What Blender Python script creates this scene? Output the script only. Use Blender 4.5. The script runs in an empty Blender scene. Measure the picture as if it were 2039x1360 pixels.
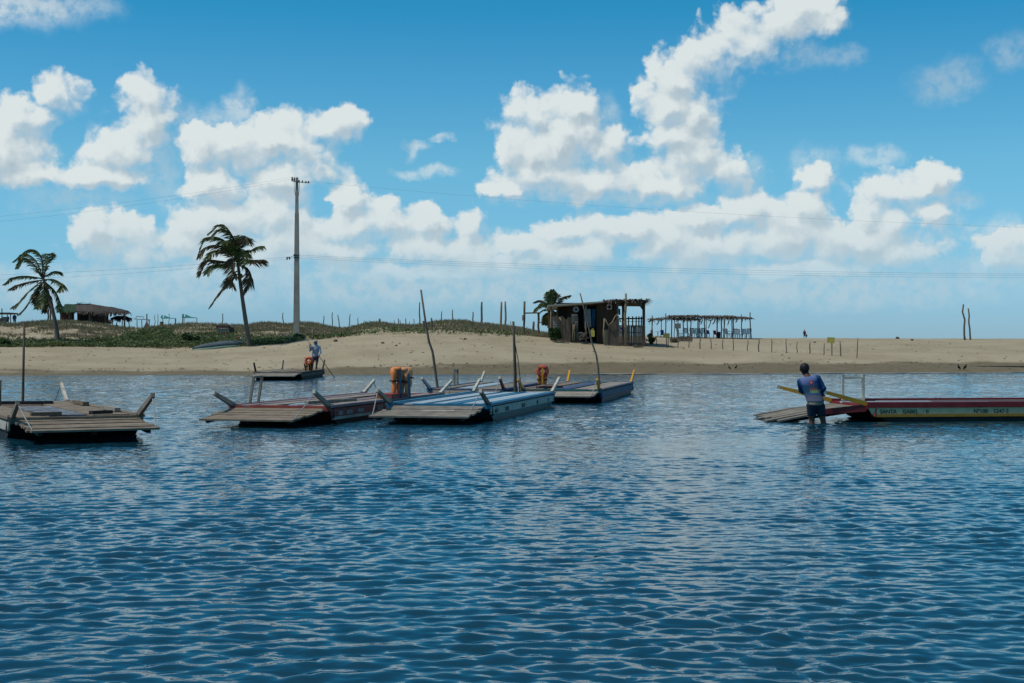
import bpy, math, random
import numpy as np
from mathutils import Vector, Matrix
random.seed(7); RNG = np.random.default_rng(11)
SC = bpy.context.scene
COL = SC.collection
# ---- photograph geometry: 50 mm lens, eye 1.66 m above the water, horizon at row 690 of 1360
F, CX, HZ, H = 2832.0, 1019.5, 690.0, 1.66
def P(px, py, Y): return Vector(((px-CX)/F*Y, Y, H+(HZ-py)/F*Y))
def smooth(a, b, x):
    t = np.clip((np.asarray(x, float)-a)/(b-a), 0, 1); return t*t*(3-2*t)

# ------------------------------------------------------------------ materials
MATS = {}
def new_mat(name):
    m = bpy.data.materials.new(name); m.use_nodes = True
    return m, m.node_tree.nodes, m.node_tree.links
def lerp3(a, b, t): return tuple(a[i]+(b[i]-a[i])*t for i in range(3))
def mat(name, col, rough=.8, col2=None, scale=6.0, stretch=(1, 1, 1), bump=0.0, chip=None, chip_amt=.45, spec=.3, var=.25, transl=0.0):
    """procedural surface: two-tone noise, optional chipped patches of another colour, optional bump"""
    if name in MATS: return MATS[name]
    m, N, L = new_mat(name); bs = N['Principled BSDF']
    tc = N.new('ShaderNodeTexCoord'); mp = N.new('ShaderNodeMapping'); mp.inputs['Scale'].default_value = stretch
    oi = N.new('ShaderNodeObjectInfo'); ad = N.new('ShaderNodeVectorMath'); ad.operation = 'ADD'
    sc = N.new('ShaderNodeVectorMath'); sc.operation = 'SCALE'; sc.inputs['Scale'].default_value = 37.0
    cb = N.new('ShaderNodeCombineXYZ'); L.new(oi.outputs['Random'], cb.inputs[0]); L.new(oi.outputs['Random'], cb.inputs[1])
    L.new(cb.outputs[0], sc.inputs[0]); L.new(tc.outputs['Object'], mp.inputs[0]); L.new(mp.outputs[0], ad.inputs[0]); L.new(sc.outputs[0], ad.inputs[1])
    n1 = N.new('ShaderNodeTexNoise'); n1.inputs['Scale'].default_value = scale; n1.inputs['Detail'].default_value = 5; n1.inputs['Roughness'].default_value = .65
    L.new(ad.outputs[0], n1.inputs['Vector'])
    if col2 is None: col2 = tuple(c*(1-var*1.6) for c in col)
    rp = N.new('ShaderNodeValToRGB'); rp.color_ramp.elements[0].position = .34; rp.color_ramp.elements[1].position = .66
    rp.color_ramp.elements[0].color = (*col2, 1); rp.color_ramp.elements[1].color = (*col, 1)
    L.new(n1.outputs['Fac'], rp.inputs[0]); out = rp.outputs[0]
    if chip:
        n2 = N.new('ShaderNodeTexNoise'); n2.inputs['Scale'].default_value = scale*1.7; n2.inputs['Detail'].default_value = 7; n2.inputs['Roughness'].default_value = .75
        L.new(ad.outputs[0], n2.inputs['Vector'])
        r2 = N.new('ShaderNodeValToRGB'); r2.color_ramp.elements[0].position = 1-chip_amt-.06; r2.color_ramp.elements[1].position = 1-chip_amt+.06
        L.new(n2.outputs['Fac'], r2.inputs[0])
        mx = N.new('ShaderNodeMix'); mx.data_type = 'RGBA'; L.new(r2.outputs[0], mx.inputs[0]); L.new(out, mx.inputs[6]); mx.inputs[7].default_value = (*chip, 1)
        out = mx.outputs[2]
    L.new(out, bs.inputs['Base Color'])
    bs.inputs['Roughness'].default_value = rough; bs.inputs['Specular IOR Level'].default_value = spec
    if bump:
        bp = N.new('ShaderNodeBump'); bp.inputs['Strength'].default_value = bump; bp.inputs['Distance'].default_value = .02
        L.new(n1.outputs['Fac'], bp.inputs['Height']); L.new(bp.outputs[0], bs.inputs['Normal'])
    if transl:
        tr = N.new('ShaderNodeBsdfTranslucent'); ms = N.new('ShaderNodeMixShader'); ms.inputs[0].default_value = transl
        L.new(out, tr.inputs[0]); L.new(bs.outputs[0], ms.inputs[1]); L.new(tr.outputs[0], ms.inputs[2])
        L.new(ms.outputs[0], N['Material Output'].inputs[0])
    MATS[name] = m
    return m

# ------------------------------------------------------------------ mesh helpers
def np_mesh(name, verts, faces, mat_=None, smooth_=False):
    verts = np.asarray(verts, np.float32); faces = np.asarray(faces, np.int32); k = faces.shape[1]
    me = bpy.data.meshes.new(name)
    me.vertices.add(len(verts)); me.vertices.foreach_set('co', verts.ravel())
    me.loops.add(faces.size); me.loops.foreach_set('vertex_index', faces.ravel())
    me.polygons.add(len(faces)); me.polygons.foreach_set('loop_start', np.arange(0, faces.size, k, dtype=np.int32))
    if smooth_: me.polygons.foreach_set('use_smooth', np.ones(len(faces), bool))
    me.update(calc_edges=True)
    if mat_: me.materials.append(mat_)
    return me
WORLD = {}
def link(name, me, parent=None, loc=(0, 0, 0)):
    o = bpy.data.objects.new(name, me); COL.objects.link(o); o.location = loc
    if parent is not None: o.parent = parent
    return o
def tag(o, label=None, cat=None, group=None, kind=None):
    if label: o['label'] = label
    if cat: o['category'] = cat
    if group: o['group'] = group
    if kind: o['kind'] = kind
    return o
def thing(name, label, cat, loc=(0, 0, 0), rz=0.0, group=None):
    o = bpy.data.objects.new(name, None); COL.objects.link(o); o.empty_display_size = .2
    o.location = loc; o.rotation_euler = (0, 0, rz)
    WORLD[o] = Vector(loc)
    return tag(o, label, cat, group)

class MB:
    """collects shapes and links them as ONE mesh object"""
    def __init__(s): s.v = []; s.f = []
    def add(s, vs, fs):
        n = len(s.v); s.v += [Vector(q) for q in vs]; s.f += [tuple(i+n for i in f) for f in fs]; return s
    def box(s, c, d, rz=0.0, ry=0.0, rx=0.0):
        M = Matrix.Rotation(rz, 3, 'Z') @ Matrix.Rotation(ry, 3, 'Y') @ Matrix.Rotation(rx, 3, 'X'); c = Vector(c)
        vs = [c+M @ Vector((x*d[0]/2, y*d[1]/2, z*d[2]/2)) for z in (-1, 1) for y in (-1, 1) for x in (-1, 1)]
        return s.add(vs, [(0, 2, 3, 1), (4, 5, 7, 6), (0, 1, 5, 4), (2, 6, 7, 3), (0, 4, 6, 2), (1, 3, 7, 5)])
    def beam(s, a, b, w, h, w1=None, h1=None, up=(0, 0, 1)):
        a, b = Vector(a), Vector(b); d = (b-a).normalized(); u = Vector(up)
        if abs(d.dot(u)) > .97: u = Vector((0, 1, 0))
        r = d.cross(u).normalized(); u = r.cross(d); w1 = w if w1 is None else w1; h1 = h if h1 is None else h1
        vs = [a+r*x*w/2+u*z*h/2 for x, z in ((-1, -1), (1, -1), (1, 1), (-1, 1))]+[b+r*x*w1/2+u*z*h1/2 for x, z in ((-1, -1), (1, -1), (1, 1), (-1, 1))]
        return s.add(vs, [(3, 2, 1, 0), (4, 5, 6, 7), (0, 1, 5, 4), (1, 2, 6, 5), (2, 3, 7, 6), (3, 0, 4, 7)])
    def tube(s, pts, rs, n=8, cap=True):
        pts = [Vector(p) for p in pts]
        if not hasattr(rs, '__len__'): rs = [rs]*len(pts)
        rings = []; prev = None
        for i, p in enumerate(pts):
            d = (pts[min(i+1, len(pts)-1)]-pts[max(i-1, 0)])
            d = d.normalized() if d.length > 1e-9 else Vector((0, 0, 1))
            if prev is None:
                a = Vector((1, 0, 0)) if abs(d.x) < .9 else Vector((0, 1, 0)); u = (a-d*a.dot(d)).normalized()
            else: u = (prev-d*prev.dot(d)).normalized()
            prev = u; w = d.cross(u)
            rings.append([p+(u*math.cos(2*math.pi*k/n)+w*math.sin(2*math.pi*k/n))*rs[i] for k in range(n)])
        vs = [q for r in rings for q in r]; fs = []
        for i in range(len(rings)-1):
            for k in range(n): fs.append((i*n+k, i*n+(k+1) % n, (i+1)*n+(k+1) % n, (i+1)*n+k))
        if cap: fs.append(tuple(range(n-1, -1, -1))); fs.append(tuple(range((len(rings)-1)*n, len(rings)*n)))
        return s.add(vs, fs)
    def torus(s, c, R, r, ax=(0, 1, 0), n=24, m=10, arc=(0, 2*math.pi), sq=1.0):
        c = Vector(c); d = Vector(ax).normalized(); a = Vector((0, 0, 1)) if abs(d.z) < .9 else Vector((1, 0, 0))
        u = (a-d*a.dot(d)).normalized(); w = d.cross(u); vs = []
        for i in range(n):
            t = 2*math.pi*i/n; e = u*math.cos(t)+w*math.sin(t)
            for k in range(m):
                q = 2*math.pi*k/m; vs.append(c+e*(R+r*math.cos(q))+d*r*sq*math.sin(q))
        return s.add(vs, [(i*m+k, ((i+1) % n)*m+k, ((i+1) % n)*m+(k+1) % m, i*m+(k+1) % m) for i in range(n) for k in range(m)])
    def ball(s, c, r, n=10, m=6, sx=1, sy=1, sz=1):
        c = Vector(c); vs = [c+Vector((0, 0, r*sz))]
        for i in range(1, m):
            a = math.pi*i/m
            for k in range(n):
                b = 2*math.pi*k/n; vs.append(c+Vector((r*sx*math.sin(a)*math.cos(b), r*sy*math.sin(a)*math.sin(b), r*sz*math.cos(a))))
        vs.append(c-Vector((0, 0, r*sz))); e = len(vs)-1; fs = [(0, 1+k, 1+(k+1) % n) for k in range(n)]
        for i in range(m-2):
            for k in range(n): fs.append((1+i*n+k, 1+(i+1)*n+k, 1+(i+1)*n+(k+1) % n, 1+i*n+(k+1) % n))
        fs += [(1+(m-2)*n+k, e, 1+(m-2)*n+(k+1) % n) for k in range(n)]
        return s.add(vs, fs)
    def prism(s, poly, off):
        """closed polygon (list of points) pushed along off"""
        n = len(poly); off = Vector(off); a = [Vector(p) for p in poly]
        return s.add(a+[p+off for p in a], [tuple(range(n-1, -1, -1)), tuple(range(n, 2*n))]+[(i, (i+1) % n, n+(i+1) % n, n+i) for i in range(n)])
    def quad(s, a, b, c, d): return s.add([a, b, c, d], [(0, 1, 2, 3)])
    def build(s, name, m, parent=None, smooth_=False, local=False, loc=None):
        """parent given: vertices are world points (or the parent's local ones); no parent: origin at loc or at the lowest point"""
        if parent is not None:
            off = Vector((0, 0, 0)) if local else WORLD.get(parent, Vector((0, 0, 0)))
        else:
            if loc is None:
                lo = min(s.v, key=lambda q: q.z); loc = Vector(lo)
            off = Vector(loc)
        me = bpy.data.meshes.new(name); me.from_pydata([tuple(q-off) for q in s.v], [], s.f)
        me.materials.append(m); me.update()
        if smooth_: me.polygons.foreach_set('use_smooth', [True]*len(me.polygons))
        o = link(name, me, parent, (0, 0, 0) if parent is not None else off)
        WORLD[o] = off
        return o
def wob(a, b, n, amp, seed):
    """a crooked stick from a to b"""
    r = random.Random(seed); a, b = Vector(a), Vector(b); out = []
    for i in range(n+1):
        t = i/n; q = a.lerp(b, t)
        if 0 < i < n: q = q+Vector((r.uniform(-amp, amp), r.uniform(-amp, amp), 0))
        out.append(q)
    return out
def text_mesh(body, size, name, m, parent, M, sx=1.0, depth=.003):
    """lettering as a mesh; M takes the text plane (x right, y up, z out) to the parent's space"""
    cu = bpy.data.curves.new('lettering', 'FONT'); cu.body = body; cu.size = size; cu.extrude = depth; cu.offset = size*.012; cu.resolution_u = 3
    t = bpy.data.objects.new('lettering_tmp', cu); COL.objects.link(t)
    dg = bpy.context.evaluated_depsgraph_get(); me = bpy.data.meshes.new_from_object(t.evaluated_get(dg))
    bpy.data.objects.remove(t); bpy.data.curves.remove(cu)
    me.transform(Matrix.Diagonal((sx, 1, 1, 1))); me.transform(M)
    me.materials.clear(); me.materials.append(m); me.name = name
    o = link(name, me, parent)
    return o

# ------------------------------------------------------------------ iso-surface bodies
def sdf_caps(prims, k=.03):
    prims = [(np.array(a, float), np.array(b, float), r0, r1, np.array(fl, float)) for a, b, r0, r1, fl in prims]
    def f(p):
        d = None
        for a, b, r0, r1, fl in prims:
            ba = b-a; L2 = max((ba*ba).sum(), 1e-9)
            t = np.clip(((p-a)@ba)/L2, 0, 1)
            q = (p-a-t[..., None]*ba)/fl
            e = np.sqrt((q*q).sum(-1))-(r0+(r1-r0)*t)
            if d is None: d = e
            else:
                h = np.clip(.5+.5*(e-d)/k, 0, 1); d = e+(d-e)*h-k*h*(1-h)
        return d
    return f
def iso_mesh(f, lo, hi, h):
    lo = np.array(lo, float); n = np.ceil((np.array(hi)-lo)/h).astype(int)+1
    g = np.stack(np.meshgrid(*[lo[i]+h*np.arange(n[i]) for i in range(3)], indexing='ij'), -1)
    v = f(g); s = v < 0
    sh = tuple(n-1); acc = np.zeros(sh+(3,)); cnt = np.zeros(sh)
    cs = [(i, j, k) for i in (0, 1) for j in (0, 1) for k in (0, 1)]
    def sub(a, c): return a[c[0]:c[0]+sh[0], c[1]:c[1]+sh[1], c[2]:c[2]+sh[2]]
    for a in cs:
        for ax in range(3):
            if a[ax] == 0:
                b = list(a); b[ax] = 1; va, vb = sub(v, a), sub(v, b); m = sub(s, a) != sub(s, b)
                t = np.where(m, va/np.where(m, va-vb, 1), 0)
                for q in range(3): acc[..., q] += m*(a[q]+(t if q == ax else 0))
                cnt += m
    act = cnt > 0; idx = -np.ones(sh, int); idx[act] = np.arange(act.sum())
    cell = np.argwhere(act); verts = lo+h*(cell+acc[act]/cnt[act][:, None]); F4 = []
    for ax in range(3):
        u, w = [(1, 2), (2, 0), (0, 1)][ax]
        a0 = [slice(0, None)]*3; a1 = [slice(0, None)]*3; a0[ax] = slice(0, -1); a1[ax] = slice(1, None)
        c = s[tuple(a0)] != s[tuple(a1)]; e = np.argwhere(c)
        ok = (e[:, u] > 0) & (e[:, w] > 0) & (e[:, u] < sh[u]) & (e[:, w] < sh[w]); e = e[ok]
        flip = s[e[:, 0], e[:, 1], e[:, 2]]
        def ce(du, dw):
            q = e.copy(); q[:, u] += du; q[:, w] += dw; return idx[q[:, 0], q[:, 1], q[:, 2]]
        qd = np.stack([ce(-1, -1), ce(0, -1), ce(0, 0), ce(-1, 0)], 1)
        qd[~flip] = qd[~flip][:, ::-1]; F4.append(qd)
    return verts, np.concatenate(F4)

# ------------------------------------------------------------------ camera, sun
cam = bpy.data.cameras.new('camera'); cam.lens = 50; cam.sensor_width = 36; cam.shift_y = (HZ-680)/2039; cam.clip_end = 9000; cam.clip_start = .1
co = bpy.data.objects.new('camera', cam); COL.objects.link(co); co.location = (0, 0, H); co.rotation_euler = (math.pi/2, 0, 0)
SC.camera = co
SUN_EL, SUN_AZ = math.radians(60), math.radians(-108)      # azimuth from +Y (view direction), clockwise: high, left and behind
sd = Vector((math.sin(SUN_AZ)*math.cos(SUN_EL), math.cos(SUN_AZ)*math.cos(SUN_EL), math.sin(SUN_EL)))
sl = bpy.data.lights.new('sun', 'SUN'); sl.energy = 2.7; sl.angle = math.radians(.55); sl.color = (1.0, .95, .86)
so = bpy.data.objects.new('sun', sl); COL.objects.link(so); so.location = sd*60; so.rotation_euler = sd.to_track_quat('Z', 'Y').to_euler()
SC.view_settings.view_transform = 'Standard'; SC.view_settings.look = 'None'; SC.view_settings.gamma = 1; SC.view_settings.exposure = 0
SC.view_settings.use_curve_mapping = False
SC.render.film_transparent = False
SC.cycles.max_bounces = 6; SC.cycles.diffuse_bounces = 2; SC.cycles.glossy_bounces = 3; SC.cycles.transparent_max_bounces = 8
SC.cycles.caustics_reflective = False; SC.cycles.caustics_refractive = False
SC.cycles.sample_clamp_indirect = 6
# ------------------------------------------------------------------ sky: Nishita plus cumulus built from direction
WD = bpy.data.worlds.new('World'); SC.world = WD; WD.use_nodes = True
WN, WL = WD.node_tree.nodes, WD.node_tree.links
WN.clear()
def vm(T, op, a=None, b=None, c=None, scale=None):
    n = T.nodes.new('ShaderNodeVectorMath'); n.operation = op
    for i, x in enumerate((a, b, c)):
        if x is None: continue
        if isinstance(x, (tuple, list)): n.inputs[i].default_value = x
        else: T.links.new(x, n.inputs[i])
    if scale is not None:
        if isinstance(scale, (int, float)): n.inputs['Scale'].default_value = scale
        else: T.links.new(scale, n.inputs['Scale'])
    return n.outputs['Value'] if op in ('LENGTH', 'DOT_PRODUCT', 'DISTANCE') else n.outputs[0]
def mt(T, op, a=None, b=None, c=None, clamp=False):
    n = T.nodes.new('ShaderNodeMath'); n.operation = op; n.use_clamp = clamp
    for i, x in enumerate((a, b, c)):
        if x is None: continue
        if isinstance(x, (int, float)): n.inputs[i].default_value = x
        else: T.links.new(x, n.inputs[i])
    return n.outputs[0]
def mr(T, x, a, b, c=0.0, d=1.0, sm=True):
    n = T.nodes.new('ShaderNodeMapRange'); n.interpolation_type = 'SMOOTHSTEP' if sm else 'LINEAR'; n.clamp = True
    T.links.new(x, n.inputs['Value']); n.inputs['From Min'].default_value = a; n.inputs['From Max'].default_value = b
    n.inputs['To Min'].default_value = c; n.inputs['To Max'].default_value = d
    return n.outputs['Result']
def mixc(T, f, a, b, blend='MIX'):
    n = T.nodes.new('ShaderNodeMix'); n.data_type = 'RGBA'; n.blend_type = blend
    if isinstance(f, (int, float)): n.inputs[0].default_value = f
    else: T.links.new(f, n.inputs[0])
    for i, x in ((6, a), (7, b)):
        if isinstance(x, (tuple, list)): n.inputs[i].default_value = (*x, 1)
        else: T.links.new(x, n.inputs[i])
    return n.outputs[2]
def noise(T, v, scale, detail, rough, lac=2.0, dims='3D', out='Fac', dist=0.0):
    n = T.nodes.new('ShaderNodeTexNoise'); n.noise_dimensions = dims; n.inputs['Scale'].default_value = scale
    n.inputs['Detail'].default_value = detail; n.inputs['Roughness'].default_value = rough; n.inputs['Lacunarity'].default_value = lac; n.inputs['Distortion'].default_value = dist
    T.links.new(v, n.inputs['Vector']); return n.outputs[out]
# cumulus puffs: (column, row, half width, half height, thinness) in photo pixels -> direction
PUFFS = [
 (112,192,52,44,0),(40,228,70,58,0),(5,310,80,95,0),(285,195,62,52,0),(300,235,65,60,.05),(235,300,95,50,.1),(60,352,130,44,0),(190,350,140,44,0),(30,200,60,30,.2),
 (395,300,55,75,.12),(455,295,95,70,.02),(550,280,105,55,.06),(655,252,68,50,.08),(705,245,30,38,.2),(420,370,95,55,.1),(560,350,80,60,0),(600,300,80,50,.1),
 (620,330,70,50,.15),(760,440,70,50,.1),(560,480,150,60,.05),(330,490,100,50,.2),(1560,470,120,60,.1),(1330,470,100,50,.1),(1780,450,80,60,0),(980,520,120,40,.15),
 (1165,262,58,60,0),(1120,260,60,50,0),(1200,300,60,50,.05),(80,225,55,38,0),(1060,300,60,50,0),(1370,230,60,50,0),(1850,420,60,40,.05),(1560,440,70,50,.1),
 (185,455,52,52,.1),(250,480,110,55,.25),(430,440,130,65,.05),(545,440,100,85,0),(690,400,38,52,.05),(700,455,95,50,.05),(858,448,44,48,0),(930,455,46,48,.02),(640,500,190,50,.05),(880,500,180,44,.05),(480,510,170,40,.1),
 (1150,212,48,48,0),(1072,228,66,52,0),(1020,285,45,50,.12),(1105,290,100,68,0),(1090,352,118,52,0),(1185,362,105,40,.02),(1000,376,50,18,.2),
 (1560,45,110,48,.12),(1490,92,100,54,.02),(1400,118,88,50,0),(1345,160,70,56,0),(1335,212,68,52,0),(1345,265,76,48,.02),(1390,312,98,56,0),(1440,340,75,45,0),(1320,372,110,36,.15),(1245,345,60,36,.25),(1655,48,34,36,.1),(1600,15,60,40,.2),
 (1622,362,42,42,.12),(1852,362,48,32,0),(1785,385,78,42,0),(1725,425,58,46,0),(1610,420,60,44,.12),(1500,420,110,38,.12),(1390,435,70,40,.1),(1250,455,130,44,.05),(1112,462,66,32,.05),(1030,490,44,28,.1),
 (1690,480,200,66,0),(1790,500,130,50,.02),(1420,490,230,56,.08),(1150,505,190,46,.08),(900,540,250,34,.15),(500,545,290,36,.22),(1600,535,260,34,.12),(2010,500,80,56,.2),
]
VEILS = [(20,5,150,48,.75),(120,8,110,30,.5),(475,215,26,46,.6),(430,250,60,40,.5),(360,235,40,40,.4),(828,288,32,12,.6),(812,300,12,24,.5),(878,270,24,9,.6),(808,350,34,11,.5),(868,345,48,14,.6),(1670,112,48,20,.4),(1600,110,60,30,.4),
 (1880,165,70,38,.50),(1905,140,40,30,.35),(2015,105,55,34,.42),(1735,312,62,24,.5),(1910,395,44,18,.55),(1210,230,26,50,.4),(1480,350,50,40,.4),(170,545,220,26,.5),(1250,565,320,18,.5),(1900,560,200,18,.5),(700,580,240,14,.5),(1450,592,240,10,.42),(300,605,240,10,.4),(1000,600,220,10,.4),(1770,600,220,10,.4),(150,400,120,30,.4),(320,340,40,80,.45),(1300,395,120,22,.6),(1620,330,46,40,.5),(2010,480,70,50,.6),(250,570,460,46,.65),(900,572,560,44,.7),(1520,572,560,46,.7),(1950,540,160,40,.45)]
G = bpy.data.node_groups.new('cloud_density', 'ShaderNodeTree')
G.interface.new_socket('Vector', in_out='INPUT', socket_type='NodeSocketVector'); G.interface.new_socket('Density', in_out='OUTPUT', socket_type='NodeSocketFloat')
gi = G.nodes.new('NodeGroupInput'); go = G.nodes.new('NodeGroupOutput'); W0 = gi.outputs[0]
nz = noise(G, W0, 1.15, 4, .55, dims='2D', out='Color')
wv = vm(G, 'MULTIPLY_ADD', vm(G, 'SUBTRACT', nz, (.5, .5, .5)), (.62, .55, 0), W0)
nz2 = noise(G, W0, 4.2, 3, .55, dims='2D', out='Color')
wv = vm(G, 'MULTIPLY_ADD', vm(G, 'SUBTRACT', nz2, (.5, .5, .5)), (.2, .2, 0), wv)
acc = None
for px, py, rx, ry, th in PUFFS:
    u = math.atan((px-CX)/F); v = math.atan((HZ-py)/F*math.cos(u)); k = F/100
    e_ = 1.34 if px > 960 and py < 400 else 1.2; rx *= e_; ry *= e_
    sx, sy = 100/rx, 100/ry
    q = vm(G, 'MULTIPLY_ADD', wv, (sx, sy, 0), (-u*k*sx, -v*k*sy, 0)); d = vm(G, 'LENGTH', q)
    if th: d = mt(G, 'MAXIMUM', d, th*1.75)
    if acc is None: acc = d
    else:
        n = G.nodes.new('ShaderNodeMath'); n.operation = 'SMOOTH_MIN'; G.links.new(acc, n.inputs[0]); G.links.new(d, n.inputs[1]); n.inputs[2].default_value = .32; acc = n.outputs[0]
sp = G.nodes.new('ShaderNodeSeparateXYZ'); G.links.new(W0, sp.inputs[0])
# open sky outside the photographed window: scattered cumulus of the same sort
gn = noise(G, W0, .22, 5, .5, dims='2D'); gen = mt(G, 'ADD', mr(G, gn, .56, .76, 1.7, .45), mr(G, sp.outputs[1], 8, 15, 0, 1.2))
ax = mt(G, 'ABSOLUTE', sp.outputs[0]); outside = mt(G, 'MAXIMUM', mr(G, ax, 10.3, 12.5), mr(G, sp.outputs[1], 7.0, 8.6))
mixd = G.nodes.new('ShaderNodeMix'); G.links.new(outside, mixd.inputs[0]); G.links.new(acc, mixd.inputs[2]); G.links.new(gen, mixd.inputs[3]); acc = mixd.outputs[0]
def voro(v, sc, det, sm):
    vo = G.nodes.new('ShaderNodeTexVoronoi'); vo.voronoi_dimensions = '2D'; vo.feature = 'SMOOTH_F1'; vo.inputs['Scale'].default_value = sc; vo.inputs['Detail'].default_value = det
    vo.inputs['Roughness'].default_value = .55; vo.inputs['Lacunarity'].default_value = 2.1; vo.inputs['Smoothness'].default_value = sm; G.links.new(v, vo.inputs['Vector']); return vo.outputs['Distance']
puff = mt(G, 'SUBTRACT', .42, voro(wv, 1.05, 2.4, .5))
fb = noise(G, W0, 2.6, 7, .6, dims='2D'); fb0 = mt(G, 'SUBTRACT', fb, .5)
dn = mt(G, 'SUBTRACT', 1.07, acc)
hgt = mt(G, 'MULTIPLY_ADD', puff, .62, dn)                   # smooth billows: used for shading
dn = mt(G, 'MULTIPLY_ADD', fb0, .44, hgt)
G.links.new(dn, go.inputs[0])
G.interface.new_socket('Bulk', in_out='OUTPUT', socket_type='NodeSocketFloat'); G.links.new(acc, go.inputs[1])
G.interface.new_socket('Height', in_out='OUTPUT', socket_type='NodeSocketFloat'); G.links.new(mt(G, 'MULTIPLY_ADD', fb0, .13, hgt), go.inputs[2])

T = WD.node_tree
tc = WN.new('ShaderNodeTexCoord'); sx = WN.new('ShaderNodeSeparateXYZ'); WL.new(tc.outputs['Generated'], sx.inputs[0])
az = mt(T, 'ARCTAN2', sx.outputs[0], sx.outputs[1]); el = mt(T, 'ARCSINE', sx.outputs[2])
cb = WN.new('ShaderNodeCombineXYZ'); WL.new(mt(T, 'MULTIPLY', az, F/100), cb.inputs[0]); WL.new(mt(T, 'MULTIPLY', el, F/100), cb.inputs[1])
def dens(v):
    n = WN.new('ShaderNodeGroup'); n.node_tree = G; WL.new(v, n.inputs[0]); return n.outputs[0], n.outputs[1], n.outputs[2]
d0, b0, h0 = dens(cb.outputs[0])
d1, b1, h1 = dens(vm(T, 'ADD', cb.outputs[0], (-.14, .24, 0)))
nishita = WN.new('ShaderNodeTexSky'); nishita.sky_type = 'NISHITA'; nishita.sun_disc = False; nishita.sun_elevation = SUN_EL; nishita.sun_rotation = SUN_AZ
nishita.air_density = 1.0; nishita.dust_density = .3; nishita.ozone_density = 3.0; nishita.altitude = 0
gm = WN.new('ShaderNodeGamma'); gm.inputs[1].default_value = 1.0; WL.new(nishita.outputs[0], gm.inputs[0])
elv = mt(T, 'MULTIPLY', el, 57.29578)
tr = WN.new('ShaderNodeValToRGB'); WL.new(mt(T, 'DIVIDE', elv, 90.0), tr.inputs[0])
TINT = [(1.0, (.46, .79, 1.27)), (4.0, (.49, .91, 1.18)), (7.2, (.47, .99, 1.13)), (10.8, (.29, .92, 1.10)), (13.4, (.14, .86, 1.05)), (30, (.20, .82, 1.02)), (55, (.95, 1.0, .92)), (90, (1.45, 1.18, .85))]
while len(tr.color_ramp.elements) < len(TINT): tr.color_ramp.elements.new(.5)
for e, (p, c) in zip(tr.color_ramp.elements, TINT): e.position = p/90
for e, (p, c) in zip(tr.color_ramp.elements, TINT): e.color = (*[x/1.5 for x in c], 1)
SKY = vm(T, 'SCALE', vm(T, 'MULTIPLY', gm.outputs[0], tr.outputs[0]), scale=1.5)
grad = mt(T, 'MULTIPLY_ADD', mt(T, 'SUBTRACT', b1, b0), .9, mt(T, 'SUBTRACT', h0, h1))
lit = mr(T, grad, -.46, .50)
cov = mt(T, 'ADD', mt(T, 'MULTIPLY', mr(T, d0, -.02, .32), lit), mt(T, 'MULTIPLY', mr(T, d0, -.10, .62), mt(T, 'SUBTRACT', 1.0, lit)))
# thin veils and fraying edges
vn = noise(T, cb.outputs[0], 1.5, 6, .6, dims='2D', out='Color'); vw = vm(T, 'MULTIPLY_ADD', vm(T, 'SUBTRACT', vn, (.5, .5, .5)), (.7, .5, 0), cb.outputs[0]); va = None
for px, py, rx, ry, op in VEILS:
    u = math.atan((px-CX)/F); v = math.atan((HZ-py)/F*math.cos(u)); k = F/100; sx_, sy_ = 100/(rx*1.25), 100/(ry*1.25)
    d = vm(T, 'LENGTH', vm(T, 'MULTIPLY_ADD', vw, (sx_, sy_, 0), (-u*k*sx_, -v*k*sy_, 0))); q = mr(T, d, 1.05, .25, 0, op)
    va = q if va is None else mt(T, 'MAXIMUM', va, q)
vf = noise(T, cb.outputs[0], 3.2, 6, .62, dims='2D'); va = mt(T, 'MULTIPLY', va, mr(T, vf, .30, .62, .35, 1.0))
cov = mt(T, 'MULTIPLY', cov, mr(T, elv, .6, 4.4, .0, 1.0)); cov = mt(T, 'MAXIMUM', cov, va)
thick = mr(T, d0, .3, 1.1)
CLOUD_S = 10.0
cs = lambda c: tuple(x*CLOUD_S for x in c)
c_sh = mixc(T, thick, cs((.47, .575, .64)), cs((.37, .47, .535)))
c_cl = mixc(T, lit, c_sh, cs((.74, .795, .79)))
hz = mr(T, elv, .8, 6.5, .75, 0.0, sm=False)
c_cl = mixc(T, hz, c_cl, cs((.50, .63, .69)))
final = mixc(T, mt(T, 'MULTIPLY', cov, .95), SKY, c_cl)
bg = WN.new('ShaderNodeBackground'); bg.inputs[1].default_value = .1; WL.new(final, bg.inputs[0])
wo = WN.new('ShaderNodeOutputWorld'); WL.new(bg.outputs[0], wo.inputs[0])
WD.cycles.sampling_method = 'MANUAL'; WD.cycles.sample_map_resolution = 256
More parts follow.
